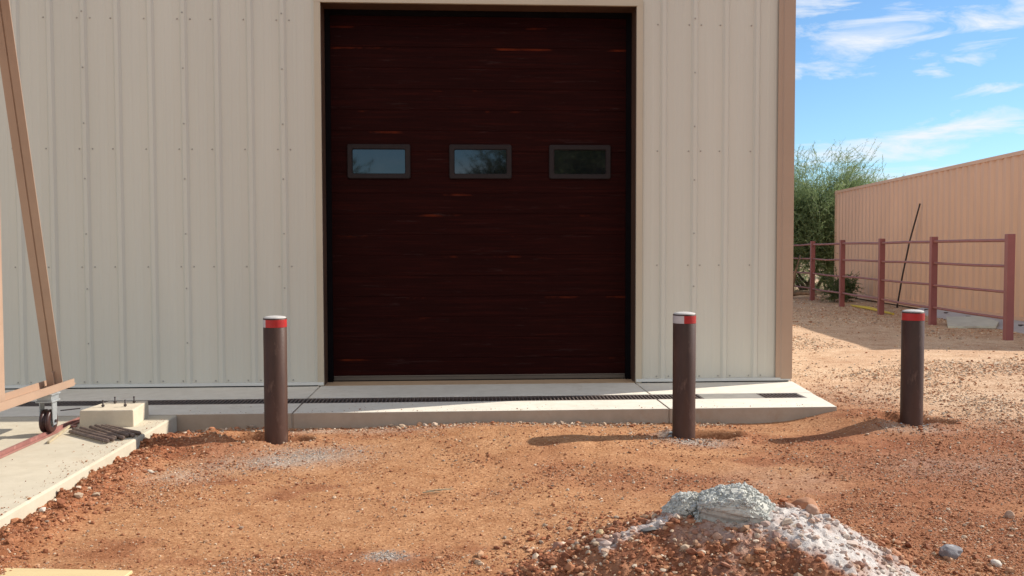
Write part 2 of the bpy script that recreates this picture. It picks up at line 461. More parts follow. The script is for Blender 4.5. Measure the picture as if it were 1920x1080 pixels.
def door_mat():
    m, t, p = newmat('dark_mahogany_door')
    co = objco(t, (1, 1, 1))
    # long grain
    g = noise(t, 1.0, 8, 0.7, objco(t, (1.6, 1, 46)), 0.3)
    r = ramp(t, g.outputs['Fac'], [(0.30, (0.011, 0.0016, 0.0012)), (0.52, (0.017, 0.0026, 0.0020)), (0.75, (0.033, 0.0048, 0.0032))])
    # worn orange red streaks
    s = noise(t, 1.0, 5, 0.6, objco(t, (0.8, 1, 15)), 0.3)
    rs = ramp(t, s.outputs['Fac'], [(0.68, (0, 0, 0)), (0.80, (1, 1, 1))])
    col = mixc(t, rs.outputs[0], r.outputs[0], (0.062, 0.010, 0.005))
    # worn plank edges: streaks that follow the joints every 0.2033 m
    c = N(t, 'ShaderNodeTexCoord'); sx = N(t, 'ShaderNodeSeparateXYZ'); lk(t, c.outputs['Object'], sx.inputs[0])
    def mth(op, a, b):
        q = N(t, 'ShaderNodeMath', operation=op)
        for i, v in enumerate((a, b)):
            if isinstance(v, (int, float)): q.inputs[i].default_value = v
            elif v is not None: lk(t, v, q.inputs[i])
        return q.outputs[0]
    zz = mth('DIVIDE', mth('SUBTRACT', sx.outputs[2], 0.15), 0.2033)
    fr = mth('FRACT', zz, None)
    near = mth('LESS_THAN', mth('ABSOLUTE', mth('SUBTRACT', fr, 0.93), None), 0.05)
    s2 = noise(t, 1.0, 4, 0.6, objco(t, (1.7, 1, 2.5)), 0.0)
    r2 = ramp(t, s2.outputs['Fac'], [(0.57, (0, 0, 0)), (0.74, (1, 1, 1))])
    col = mixc(t, mth('MULTIPLY', mth('MULTIPLY', near, r2.outputs[0]), g.outputs['Fac']), col, (0.26, 0.040, 0.010))
    # dusty haze marks
    d = noise(t, 1.0, 6, 0.7, objco(t, (2.4, 1, 30)), 0.4)
    rd = ramp(t, d.outputs['Fac'], [(0.60, (0, 0, 0)), (0.78, (1, 1, 1))])
    col = mixc(t, mth('MULTIPLY', rd.outputs[0], 0.55), col, (0.060, 0.036, 0.034))
    lk(t, col, p.inputs['Base Color'])
    p.inputs['Roughness'].default_value = 0.6
    p.inputs['Specular IOR Level'].default_value = 0.05
    bump(t, p, g.outputs['Fac'], 0.25, 0.002)
    return m
M_door = door_mat()
def glass_mat():
    m, t, p = newmat('window_glass')
    n = noise(t, 3, 3, 0.5, objco(t))
    r = ramp(t, n.outputs['Fac'], [(0.3, (0.004, 0.005, 0.006)), (0.7, (0.010, 0.011, 0.012))])
    lk(t, r.outputs[0], p.inputs['Base Color'])
    p.inputs['Roughness'].default_value = 0.03
    p.inputs['IOR'].default_value = 1.75
    p.inputs['Specular IOR Level'].default_value = 0.6
    return m
M_glass = glass_mat()
M_winframe = paint('window_frame_plastic', (0.015, 0.009, 0.009), 0.7, 0.12, 8, bmp=0.2, spec=0.3)

# ------------------------------------------------------------------ terrain
PADS = -2.74            # right edge of the concrete pad (wall frame s)
SLABT = -1.465          # front edge of the apron (wall frame t)
def height(x, y, fine=True):
    x = np.asarray(x, float); y = np.asarray(y, float)
    s = x * CP + (y - W0Y) * SP; t = -x * SP + (y - W0Y) * CP
    q = x * 0.5 + (y - 6.5) * 0.35
    z = 0.14 * sstep((q - 1.2) / 2.6) * sstep((x + 1.0) / 3.0)
    z = z + 0.100 * gauss(x, y, 2.78, 7.36, 0.42, 0.36)
    z = z + 0.028 * fbm(x * 0.55, y * 0.55, 3, 1)
    near = np.clip(1 - (np.hypot(x, y - 5) - 9) / 10, 0, 1)
    z = z + near * 0.020 * fbm(x * 2.3, y * 2.3, 3, 5)
    z = z + 0.085 * gauss(x, y, -2.25, 6.62, 0.36, 0.34) + 0.105 * gauss(x, y, 0.10, 6.60, 0.95, 0.55)
    # loose clods along pad edge
    dpad = s - PADS
    band = sstep(1 - np.abs(dpad - 0.05) / 0.30) * sstep((-1.75 - t) / 0.35)
    lum = np.clip(0.6 + 1.2 * fbm(x * 2.2, y * 2.2, 3, 9), 0.2, 1.2)
    z = z + band * (0.045 * lum + 0.028)
    if fine:
        cl = np.clip(fbm(x * 16, y * 16, 3, 12) + 0.05, 0, 1)
        z = z + band * 0.10 * cl * near
    # loose band against the apron front
    dsl = SLABT - t
    band2 = sstep(1 - np.abs(dsl) / 0.22) * (s > PADS)
    z = z + band2 * (0.002 + 0.05 * np.clip(fbm(x * 1.6, y * 1.6, 3, 20), -0.1, 1))
    # ground sits below the apron, pad and building
    inside = ((t > SLABT + 0.03) & (s < 2.66)) | ((s < PADS - 0.03) & (t > -9))
    inside = inside & (y < 30)
    z = np.where(inside, np.minimum(z, 0.02), z)
    if fine:
        rough = np.clip(0.50 - 2.2 * fbm(x * 0.75, y * 1.0, 4, 50, 0.6) + 0.8 * fbm(x * 3, y * 3, 3, 31), 0.22, 1.15)
        z = z + near * rough * (0.022 * fbm(x * 11, y * 11, 4, 40, 0.6) + 0.010 * np.maximum(0, fbm(x * 34, y * 34, 2, 44)))
        # tyre tread prints running to the door
        for (cx, c2, wd, ph) in ((-0.12, 0.03, 0.15, 0.0), (0.62, 0.16, 0.14, 1.3)):
            u = (x - cx - c2 * (y - 6.5))
            lane = sstep(1 - np.abs(u) / wd) * sstep((y - 4.9) / 0.5) * sstep((7.25 - y) / 0.4)
            tr = np.sin(y * 95 + np.abs(u) * 60 + ph) * (np.sin(u * 120) > -0.5)
            z = z + lane * (0.006 * tr - 0.007)
    # holes dug round the bollards
    for (hx, hy, rx, ry, dp) in ((-1.97, 6.76, .17, .14, .16), (-1.60, 6.77, .10, .08, .09), (1.49, 6.87, .19, .14, .18),
                                 (1.14, 6.78, .10, .07, .04), (3.36, 7.28, .16, .12, .14), (3.02, 7.22, .11, .07, .04), (-1.75, 6.71, .11, .11, .03), (1.283, 6.79, .12, .12, .035), (3.16, 7.2, .12, .12, .03)):
        z = z - dp * np.exp(-(((x - hx) / rx) ** 2 + ((y - hy) / ry) ** 2) ** 2.6)
        z = z + dp * 0.13 * np.exp(-((np.hypot((x - hx) / rx, (y - hy) / ry) - 1.55) / 0.35) ** 2) * (0.4 + 1.6 * vnoise(x * 9, y * 9, 3))
    return z

def axis(lo, hi, step, far, g=1.13):
    c = list(np.arange(lo, hi, step)); a = []; d = step; v = lo
    while v > -far: d *= g; v -= d; a.append(v)
    b = []; d = step; v = c[-1]
    while v < far: d *= g; v += d; b.append(v)
    return np.array(a[::-1] + c + b)
gx = axis(-3.4, 5.6, 0.019, 900, 1.06)
gy = axis(3.3, 10.0, 0.018, 900, 1.06)
GX, GY = np.meshgrid(gx, gy)
GZ = height(GX, GY)
def ground_color(x, y):
    s = x * CP + (y - W0Y) * SP; t = -x * SP + (y - W0Y) * CP
    sandy = np.array([0.415, 0.208, 0.101]); red = np.array([0.305, 0.126, 0.062]); dark = np.array([0.235, 0.080, 0.038])
    pale = np.array([0.55, 0.375, 0.245]); grey = np.array([0.39, 0.335, 0.285])
    f = sstep(0.5 + 2.6 * (fbm(x * 0.75, y * 1.0, 4, 50, 0.6)) - 0.10 * (x - 0.3))[..., None]
    c = red * (1 - f) + sandy * f
    k = sstep((fbm(x * 2.0, y * 2.6, 4, 60, 0.6) - 0.05) * 5)[..., None] * 0.6
    c = c * (1 - k) + dark * k
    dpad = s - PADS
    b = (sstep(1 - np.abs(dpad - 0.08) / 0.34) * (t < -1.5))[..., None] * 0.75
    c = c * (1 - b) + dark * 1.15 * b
    q = x * 0.5 + (y - 6.5) * 0.35 + 0.5 * fbm(x * 1.3, y * 1.3, 3, 70)
    pl = (sstep((q - 1.75) / 0.9) * sstep((x - 1.5) / 1.0) * np.clip(0.9 + 0.8 * fbm(x * 0.8, y * 1.4, 3, 77), 0.4, 1))[..., None]
    c = c * (1 - pl) + pale * pl
    far = sstep((y - 14) / 10)[..., None] * pl
    c = c * (1 - far * 0.4) + np.array([0.38, 0.265, 0.18]) * far * 0.4
    gm = 0
    for (gx_, gy_, rx, ry, am) in ((-1.45, 6.25, .42, .28, .7), (-1.75, 6.05, .3, .14, .5), (-.58, 4.17, .09, .06, .9), (1.32, 6.60, .22, .12, .8), (3.1, 7.02, .25, .12, .6), (1.16, 6.86, .1, .06, .9),
                                   (-1.1, 7.1, .9, .10, .5), (2.95, 5.9, .5, .3, .3), (1.65, 5.6, .35, .3, .25), (-2.1, 5.75, .25, .2, .4)):
        gm = gm + am * gauss(x, y, gx_, gy_, rx, ry) * np.clip(0.75 + 1.5 * fbm(x * 7, y * 7, 3, 80), 0, 1)
    pit_shade = 0  # darker dug soil painted in the pits to deepen their shade
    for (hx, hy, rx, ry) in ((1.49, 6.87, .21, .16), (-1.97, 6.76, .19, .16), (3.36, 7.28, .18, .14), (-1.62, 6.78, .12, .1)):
        pit_shade = pit_shade + np.exp(-(((x - hx) / rx) ** 2 + ((y - hy) / ry) ** 2) ** 2)
    pit_shade = np.clip(pit_shade, 0, 1)[..., None] * 0.8
    c = c * (1 - pit_shade) + np.array([0.20, 0.070, 0.032]) * pit_shade
    gm = np.clip(gm, 0, 0.85)[..., None]
    c = c * (1 - gm) + grey * gm
    return c
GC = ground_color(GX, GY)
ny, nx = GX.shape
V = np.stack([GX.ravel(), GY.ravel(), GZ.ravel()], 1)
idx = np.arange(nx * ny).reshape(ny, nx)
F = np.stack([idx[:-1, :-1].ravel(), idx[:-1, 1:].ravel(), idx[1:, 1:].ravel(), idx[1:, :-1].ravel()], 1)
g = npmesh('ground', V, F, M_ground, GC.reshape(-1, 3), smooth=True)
tag(g, 'orange brown desert dirt with compacted sandy patches and paler driveway', None, None, 'structure')

# ------------------------------------------------------------------ stones
def ico(sub):
    import bmesh
    bm = bmesh.new(); bmesh.ops.create_icosphere(bm, subdivisions=sub, radius=1.0)
    v = np.array([p.co[:] for p in bm.verts]); f = np.array([[q.index for q in fa.verts] for fa in bm.faces]); bm.free()
    return v, f
IV, IF = ico(1)
IV2, IF2 = ico(2)
def stones(name, P, Rad, Cols, mat, parent=None, hi=False, flat=(0.45, 0.85), sink=0.25, ang=True):
    bv, bf = (IV2, IF2) if hi else (IV, IF)
    n = len(P); k = len(bv)
    sc = np.stack([rng.uniform(0.75, 1.35, n), rng.uniform(0.65, 1.1, n), rng.uniform(*flat, n)], 1) * Rad[:, None]
    V = bv[None] * (1 + (rng.uniform(-0.28, 0.28, (n, k, 1)) if ang else rng.uniform(-.1, .1, (n, k, 1))))
    V = V * sc[:, None, :]
    a = rng.uniform(0, 6.283, n); ca, sa = np.cos(a), np.sin(a)
    tl = rng.uniform(-0.5, 0.5, n); ct, st = np.cos(tl), np.sin(tl)
    y = V[..., 1] * ct[:, None] - V[..., 2] * st[:, None]; z = V[..., 1] * st[:, None] + V[..., 2] * ct[:, None]
    x = V[..., 0] * ca[:, None] - y * sa[:, None]; y = V[..., 0] * sa[:, None] + y * ca[:, None]
    V = np.stack([x + P[:, 0:1], y + P[:, 1:2], z + P[:, 2:3] + (sc[:, 2] * (1 - 2 * sink))[:, None]], 2)
    F = bf[None] + (np.arange(n) * k)[:, None, None]
    C = np.repeat(Cols, k, axis=0)
    return npmesh(name, V.reshape(-1, 3), F.reshape(-1, 3), mat, C, parent)
PAL = np.array([[.36, .155, .078], [.42, .20, .10], [.30, .115, .055], [.46, .27, .16], [.50, .37, .26], [.24, .09, .045], [.62, .50, .38], [.33, .25, .19]])
def pal(n, w_):
    w_ = np.array(w_, float); w_ /= w_.sum()
    c = PAL[rng.choice(len(PAL), n, p=w_)] * rng.uniform(0.78, 1.2, (n, 1))
    return c
def on_dirt(x, y):
    s, t = x * CP + (y - W0Y) * SP, -x * SP + (y - W0Y) * CP
    return ~(((t > SLABT - 0.005) & (s < 2.72)) | ((s < PADS + 0.01) & (t > -9.0)))
def scatter_pts(n, ymin, ymax, dens):
    """roughly constant density on the picture: more points close by"""
    out = []
    while sum(len(o) for o in out) < n:
        u = rng.random(n * 2)
        y = 1 / (1 / ymin + u * (1 / ymax - 1 / ymin))
        x = rng.uniform(-0.62, 0.62, n * 2) * (y + 0.6)
        keep = on_dirt(x, y) & (rng.random(n * 2) < dens(x, y))
        out.append(np.stack([x[keep], y[keep]], 1))
    return np.concatenate(out)[:n]
def dens1(x, y):
    return np.clip(0.50 - 2.6 * fbm(x * 0.75, y * 1.0, 4, 50, 0.6) + 1.6 * fbm(x * 3.1, y * 3.4, 3, 90, 0.6), 0.14, 1)
p = scatter_pts(110000, 3.4, 10.0, dens1)
r = np.minimum(0.0016 * np.exp(rng.normal(0, 0.55, len(p))) * (0.6 + p[:, 1] * 0.2), 0.012)
P = np.column_stack([p, height(p[:, 0], p[:, 1])])
o = stones('gravel', P, r, pal(len(p), [4, 4, 3, 3.0, 1.6, 2, .7, .5]), M_stone)
tag(o, 'small red and tan pebbles lying all over the orange dirt', 'gravel', None, 'stuff')
# driveway gravel, pale
def dens2(x, y):
    q = x * 0.5 + (y - 6.5) * 0.35
    return sstep((q - 1.5) / 1.2) * (x > 1.8) * np.clip(0.35 + 3.4 * fbm(x * 0.9, y * 0.9, 3, 95), 0.04, 1)
p = scatter_pts(24000, 6.2, 30.0, dens2)
r = np.minimum(0.0058 * np.exp(rng.normal(0, 0.42, len(p))) * (0.5 + p[:, 1] * 0.06), 0.024)
P = np.column_stack([p, height(p[:, 0], p[:, 1])])
o = stones('gravel', P, r, pal(len(p), [.5, 1.2, .2, 2.4, 3.6, .1, 2.8, 2.2]), M_stone)
tag(o, 'pale tan and grey driveway gravel beyond the right bollard', 'gravel', None, 'stuff')
# coarse strip of grey stones below the apron edge, clods by the pad edge and the holes
ps = []
s_ = rng.uniform(-2.7, 1.7, 5200); t_ = SLABT - np.abs(rng.normal(0, 0.085, 5200)) - 0.005
keep = rng.random(5200) < np.clip(0.45 + 2.2 * fbm(s_ * 1.3, t_ * 2, 3, 97), 0.08, 1); s_, t_ = s_[keep], t_[keep]
A = np.stack([s_ * CP - t_ * SP, W0Y + s_ * SP + t_ * CP], 1)
rA = 0.0058 * np.exp(rng.normal(0, 0.5, len(A)))
cA = pal(len(A), [.8, 1, .4, 2, 3, .3, 1.6, 1.8])
s_ = PADS + np.abs(rng.normal(0.02, 0.13, 5200)) + 0.005; t_ = rng.uniform(-6.0, -1.52, 5200)
B = np.stack([s_ * CP - t_ * SP, W0Y + s_ * SP + t_ * CP], 1)
rB = 0.0052 * np.exp(rng.normal(0, 0.5, len(B)))
cB = pal(len(B), [3, 1.5, 4, .6, .3, 4, .2, .2])
Cc = []; rC = []
for (cx, cy, n, sr) in ((-1.98, 6.72, 260, .16), (-1.62, 6.72, 90, .1), (1.42, 6.66, 160, .2), (3.3, 7.25, 300, .2), (3.0, 7.15, 160, .18), (1.1, 6.8, 80, .1)):
    Cc.append(rng.normal((cx, cy), (sr, sr * .7), (n, 2)))
Cc = np.concatenate(Cc)
rC = 0.006 * np.exp(rng.normal(0, 0.5, len(Cc)))
cC = pal(len(Cc), [3, 2, 3, 1.5, 1, 2, 1, 1])
p = np.concatenate([A, B, Cc]); r = np.minimum(np.concatenate([rA, rB, rC]), 0.028); c = np.concatenate([cA, cB, cC])
P = np.column_stack([p, height(p[:, 0], p[:, 1])])
o = stones('gravel', P, r, c, M_stone)
tag(o, 'loose stones and clods heaped against the concrete edges and bollard holes', 'gravel', None, 'stuff')
# dirt bits blown and kicked onto the concrete
sA = rng.uniform(-2.7, 2.5, 260); tA = np.where(rng.random(260) < .7, -1.465 + np.abs(rng.normal(0, .06, 260)) + .01, rng.uniform(-1.45, -1.02, 260))
sB = PADS - np.abs(rng.normal(0, .10, 420)) - .008; tB = rng.uniform(-5.6, -1.6, 420)
sC = rng.uniform(-5, -2.8, 130); tC = rng.uniform(-5, -1.6, 130)
sD = np.concatenate([sA, sB, sC]); tD = np.concatenate([tA, tB, tC])
P = np.column_stack([sD * CP - tD * SP, W0Y + sD * SP + tD * CP, np.full(len(sD), 0.1255)])
o = stones('gravel', P, 0.0022 * np.exp(rng.normal(0, 0.5, len(sD))), pal(len(sD), [3, 2, 3, 1, .6, 3, .2, .5]), M_stone)
tag(o, 'scattered crumbs of dirt and grit lying on the concrete', 'gravel', None, 'stuff')
# grey crushed patches
G = []
for (cx, cy, n, sx, sy) in ((-1.42, 6.28, 1300, .22, .13), (-1.75, 6.02, 300, .2, .08), (-.585, 4.17, 260, .055, .035), (1.30, 6.60, 420, .15, .06), (3.05, 7.02, 420, .2, .09), (2.9, 5.9, 350, .4, .22), (-2.1, 5.75, 260, .2, .15)):
    G.append(rng.normal((cx, cy), (sx, sy), (n, 2)))
p = np.concatenate(G); p = p[on_dirt(p[:, 0], p[:, 1])]
r = 0.0030 * np.exp(rng.normal(0, 0.35, len(p)))
c = np.array([[.37, .325, .285]]) * rng.uniform(0.7, 1.45, (len(p), 1))
o = stones('gravel', np.column_stack([p, height(p[:, 0], p[:, 1])]), r, c, M_stone)
tag(o, 'patches of fine grey crushed stone on the dirt near the bollards', 'gravel', None, 'stuff')

# ------------------------------------------------------------------ dirt pile, spilled cement, concrete lump
PX, PY = 1.00, 3.84
def pile_h(x, y, fine=True):
    dx_, dy_ = (x - PX), (y - PY)
    a = np.arctan2(dy_, dx_)
    rr = np.hypot(dx_ / np.where(dx_ > 0, 0.92, 1.04), dy_ / 0.84)
    rr = rr * (1 + 0.10 * np.sin(a * 3 + 1) + 0.06 * np.sin(a * 7)) + 0.05 * fbm(x * 4, y * 4, 3, 101)
    h = 0.385 * (1 - np.clip(rr, 0, 1.3) ** 1.28)
    h = np.where(h > 0.30, 0.30 + (h - 0.30) * 0.5, h)
    h = h + 0.05 * np.clip(1 - rr, 0, 1) * fbm(x * 6, y * 6, 3, 103) * 2
    if fine:
        h = h + (0.030 * fbm(x * 22, y * 22, 4, 105, 0.65) + 0.028 * np.maximum(0, fbm(x * 45, y * 45, 2, 108))) * sstep((1.25 - rr) / 0.5)
    return h - 0.015, rr
def streak(x, y):
    dx_, dy_ = x - PX, y - PY
    n_ = 0.10 * fbm(x * 9, y * 9, 4, 111, 0.65)
    # band sweeping down to the right front
    ang = math.radians(-37)
    u = dx_ * math.cos(ang) + dy_ * math.sin(ang); v = -dx_ * math.sin(ang) + dy_ * math.cos(ang)
    a = sstep((0.19 + 0.08 * np.clip(u, 0, 1) - np.abs(v + 0.02 - n_ * 1.2)) / 0.06) * (u > -0.02)
    # thinner one to the left
    ang = math.radians(186)
    u2 = dx_ * math.cos(ang) + dy_ * math.sin(ang); v2 = -dx_ * math.sin(ang) + dy_ * math.cos(ang)
    b = sstep((0.075 - np.abs(v2 + 0.05 - n_ - 0.30 * np.clip(u2 - 0.25, 0, 1))) / 0.035) * (u2 > -0.02) * (u2 < 0.66)
    dust = 0.55 * np.exp(-(((dx_ + 0.03) / 0.30) ** 2 + ((dy_ + 0.10) / 0.24) ** 2)) * sstep(0.5 + 4 * fbm(x * 11, y * 11, 4, 131, 0.7))
    return np.clip(a + b * 0.85 + dust, 0, 1) * np.clip(0.9 + 1.6 * fbm(x * 14, y * 14, 3, 115), 0.25, 1)
xs = np.arange(-0.35, 2.25, 0.0085); ys = np.arange(2.75, 4.95, 0.0085)
XX, YY = np.meshgrid(xs, ys)
HH, RR = pile_h(XX, YY)
ZZ = height(XX, YY, False) * 0 + HH
C = np.array([.27, .100, .048]) * (1 + 0.6 * fbm(XX * 5, YY * 5, 4, 120))[..., None]
lite = sstep((fbm(XX * 9, YY * 9, 3, 125) - 0.02) * 6)[..., None] * 0.5
C = C * (1 - lite) + np.array([.40, .20, .11]) * lite
ST = streak(XX, YY)
ZZ = ZZ + ST * 0.006
C = C * (1 - ST[..., None]) + np.array([.56, .51, .475]) * ST[..., None]
ny_, nx_ = XX.shape
idx = np.arange(nx_ * ny_).reshape(ny_, nx_)
F = np.stack([idx[:-1, :-1].ravel(), idx[:-1, 1:].ravel(), idx[1:, 1:].ravel(), idx[1:, :-1].ravel()], 1)
keepv = (RR.ravel() < 1.22)
F = F[keepv[F].all(1)]
M_pile = vcol_mat('pile_soil', 0.95, 90, 0.3, 0.8, 140, 0.006)
pile = empty('dirt_pile', (PX, PY, 0), 0, 'heap of red soil streaked with pale cement, right foreground', 'dirt pile')
Vp = np.stack([XX.ravel() - PX, YY.ravel() - PY, ZZ.ravel()], 1)
used = np.zeros(len(Vp), bool); used[F.ravel()] = True
rem = np.cumsum(used) - 1
npmesh('soil', Vp[used], rem[F], M_pile, C.reshape(-1, 3)[used], pile, True)
# rubble on and around it
n = 32000
a = rng.uniform(0, 2 * math.pi, n); rr = np.sqrt(rng.random(n)) * 1.25
X = PX + rr * np.cos(a) * 0.98; Y = PY + rr * np.sin(a) * 0.86
h, q = pile_h(X, Y)
gz = height(X, Y)
Z = np.maximum(h, gz)
rad = 0.0043 * np.exp(rng.normal(0, 0.68, n)) * np.where(q < 1, 1.0, 0.8)
st = streak(X, Y)
cols = pal(n, [4, 2.5, 4, 2.2, 1.0, 3.5, .5, .3])
cs = np.array([[.55, .50, .465]]) * rng.uniform(0.75, 1.1, (n, 1))
mixk = (st * rng.uniform(0.3, 1.0, n))[:, None]
cols = cols * (1 - mixk) + cs * mixk
keep = (rng.random(n) < np.where(q > 1.0, 0.35, 1.0))
rad = np.minimum(rad, 0.023)
o = stones('rubble', np.column_stack([X - PX, Y - PY, Z])[keep], rad[keep], cols[keep], M_stone, pile)
o['kind'] = 'stuff'

def blob(name, center, dims, sub, fn, mats, rot=(0, 0, 0), colors=None, parent=None):
    import bmesh
    bm = bmesh.new(); bmesh.ops.create_icosphere(bm, subdivisions=sub, radius=1.0)
    v = np.array([q_.co[:] for q_ in bm.verts]); f = np.array([[q_.index for q_ in fa.verts] for fa in bm.faces]); bm.free()
    v = fn(v)
    E = np.array(Euler(rot).to_matrix())
    v = (v * np.array(dims)) @ E.T
    ob = npmesh(name, v, f, mats, colors(v) if colors else np.tile([.4, .4, .4], (len(v), 1)), parent, True)
    if parent is None: ob.location = center
    else: ob.location = Vector(center) - parent.location
    return ob
TAB3 = rng.random((64, 64, 64))
def vn3(p):
    i = np.floor(p).astype(int); f = p - i; f = f * f * (3 - 2 * f)
    r_ = 0
    for dx_ in (0, 1):
        for dy_ in (0, 1):
            for dz_ in (0, 1):
                w_ = (f[:, 0] if dx_ else 1 - f[:, 0]) * (f[:, 1] if dy_ else 1 - f[:, 1]) * (f[:, 2] if dz_ else 1 - f[:, 2])
                r_ = r_ + w_ * TAB3[(i[:, 0] + dx_) & 63, (i[:, 1] + dy_) & 63, (i[:, 2] + dz_) & 63]
    return r_
def n3(v, f, off, octv=4, g_=0.55):
    s_ = 0; a_ = 1; t_ = 0
    for k_ in range(octv):
        s_ = s_ + a_ * vn3(np.asarray(v) * f * 2.07 ** k_ + off * 0.731 + k_ * 5.3); t_ += a_; a_ *= g_
    return s_ / t_ - 0.5
def lumpf(v):
    d = v / np.linalg.norm(v, axis=1, keepdims=True)
    o_ = np.sign(d) * np.abs(d) ** 0.62
    o_ = o_ * (1 + 0.28 * n3(d, 1.7, 140))[:, None]
    hump = 0.62 + 0.50 * np.exp(-((o_[:, 0] - 0.12) / 0.52) ** 2)
    o_[:, 2] = np.where(o_[:, 2] > 0, o_[:, 2] * hump, o_[:, 2])
    front = sstep((-o_[:, 1] - 0.62) / 0.12) * sstep((0.42 - o_[:, 2]) / 0.15)
    amp = 1 - 0.9 * front
    o_ = o_ + d * (amp * (0.30 * n3(d, 2.6, 150, 3, 0.5) + 0.16 * n3(d, 8, 160, 3, 0.6)))[:, None]
    lim = -0.78 + 0.20 * np.clip(o_[:, 0], -1, 1) ** 2 + 0.05 * n3(d, 3, 170) - 0.10 * (o_[:, 2] > 0.05)
    o_[:, 1] = np.where(front > 0.3, np.maximum(o_[:, 1], lim), o_[:, 1])
    crk = (np.abs(n3(d, 4.5, 175, 2)) < 0.007) & (front > 0.5)
    o_[:, 1] = o_[:, 1] + crk * 0.07
    o_[:, 2] = np.maximum(o_[:, 2], -0.75)
    return o_
M_cement = vcol_mat('wet_concrete', 0.8, 70, 0.22, 0.7, 150, 0.004)
def lumpc(v):
    k = (1 + 0.5 * n3(v * 30, 1, 180))[:, None]
    return np.array([[.50, .49, .44]]) * k
lump = blob('concrete_lump', (0.930, 3.79, 0.325), (0.146, 0.12, 0.09), 6, lumpf, M_cement, (R(8), R(7), R(-16)), lumpc)
tag(lump, 'big grey lump of set concrete with smooth front, on top of the dirt pile', 'concrete lump')
def lump2f(v):
    d = v / np.linalg.norm(v, axis=1, keepdims=True)
    return d * (1 + 0.5 * n3(d, 2, 190) + 0.4 * n3(d, 6, 195, 3, .6))[:, None]
def crumbs(core, n_, seed, front_y):
    rs_ = np.random.default_rng(seed)
    me_ = core.data
    co_ = np.empty(len(me_.vertices) * 3, np.float32); me_.vertices.foreach_get('co', co_); co_ = co_.reshape(-1, 3)
    no_ = np.empty(len(me_.vertices) * 3, np.float32); me_.vertices.foreach_get('normal', no_); no_ = no_.reshape(-1, 3)
    cand = np.where(((no_[:, 1] > -0.35) | (co_[:, 2] > front_y)) & (co_[:, 2] > -0.05))[0]
    pk = rs_.choice(cand, n_)
    P_ = co_[pk] + no_[pk] * rs_.uniform(-.001, .004, (n_, 1)) + rs_.normal(0, .002, (n_, 3))
    r_ = np.minimum(0.0038 * np.exp(rs_.normal(0, 0.6, n_)), 0.015)
    c_ = np.array([[.47, .475, .44]]) * rs_.uniform(0.8, 1.15, (n_, 1))
    P_[:, 2] -= r_ * 0.4
    o_ = stones('crumbs', P_, r_, c_, M_cement, core, hi=False, flat=(.7, 1.0), sink=.3)
    o_['kind'] = 'stuff'
crumbs(lump, 4800, 5, 0.05)
l2 = blob('concrete_lump', (0.735, 3.88, 0.318), (0.08, 0.07, 0.045), 5, lump2f, M_cement, (0, R(-20), 0.4), lumpc)
crumbs(l2, 1500, 6, -0.2)
tag(l2, 'small crumbly grey concrete lump on the left shoulder of the dirt pile', 'concrete lump')
M_cement2 = M_cement

def rockf(seed, am=0.35, flatb=-0.6):
    def f(v):
        d = v / np.linalg.norm(v, axis=1, keepdims=True)
        r_ = 1 + am * 1.6 * n3(d, 1.3, seed, 2) + 0.12 * n3(d, 5, seed + 5, 4)
        # facet cuts
        rs = np.random.default_rng(seed)
        o_ = d * r_[:, None]
        for _ in range(9):
            nn = rs.normal(size=3); nn /= np.linalg.norm(nn); k = rs.uniform(0.68, 0.92)
            dd = o_ @ nn - k
            o_ = o_ - np.clip(dd, 0, None)[:, None] * nn[None] * 0.92
        return o_
    return f
def rock(px, py, depthY, size, color, label, seed, name='rock', z=None, dims=None, veins=False):
    x = (px - 960) / 1714.0 * (depthY + 0.05); y = depthY
    hh = float(max(height(np.array([x]), np.array([y]))[0], pile_h(np.array([x]), np.array([y]))[0][0]))
    dm = dims or (size, size * 0.8, size * 0.6)
    def cf_(v):
        k = (1 + 0.35 * n3(v * 25, 1, seed + 30))[:, None]
        c_ = np.array([color]) * k
        if veins:
            vv = (np.abs(n3(v * 14, 1, seed + 50)) < 0.012)[:, None]
            c_ = np.where(vv, 0.5, c_)
        return c_
    o_ = blob(name, (x, y, (hh if z is None else z) + dm[2] * 0.45), dm, 4, rockf(seed), M_stone, (0.1, 0.15, seed * 1.3), cf_)
    tag(o_, label, 'rock'); return o_
rock(1510, 940, 4.02, 0.068, (.42, .21, .12), 'largest orange brown rock sitting behind the top of the dirt pile', 301, z=0.262, dims=(.078, .055, .036))
rock(1783, 1033, 4.17, 0.055, (.22, .21, .22), 'bluish grey rock with white veins right of the dirt pile', 302, dims=(.052, .045, .040), veins=True)
rock(1868, 1060, 4.06, 0.03, (.62, .55, .47), 'small whitish rock in the lower right corner beyond the bluish rock', 303)
rock(1046, 1012, 4.18, 0.032, (.38, .21, .15), 'pinkish brown rock at the left foot of the dirt pile', 304, dims=(.032, .03, .028))
rock(1520, 1010, 3.80, 0.035, (.40, .25, .18), 'tan pink rock stuck in the pale cement streak of the pile', 305, dims=(.035, .03, .028))
rock(1672, 1043, 3.88, 0.034, (.38, .19, .11), 'reddish rock at the right edge of the pale cement streak', 306, dims=(.042, .036, .027))
rock(1216, 1012 + 20, 3.75, 0.034, (.13, .125, .12), 'flat dark slate chip on the left slope of the dirt pile', 307, dims=(.036, .025, .008))
rock(1125, 1062, 3.95, 0.03, (.50, .38, .22), 'yellowish rock low on the left slope of the dirt pile', 308, dims=(.022, .02, .022))
rock(281, 874, 5.78, 0.03, (.60, .52, .42), 'elongated white stone on the dirt right of the concrete pad', 309, dims=(.032, .018, .012))
rock(814, 792 + 2, 7.24, 0.05, (.50, .38, .29), 'tan stone lying against the front edge of the apron below the door', 310, dims=(.030, .022, .022))
rock(796, 793 + 2, 7.22, 0.05, (.42, .32, .25), 'browner stone touching the tan stone below the door', 311, dims=(.026, .022, .020))
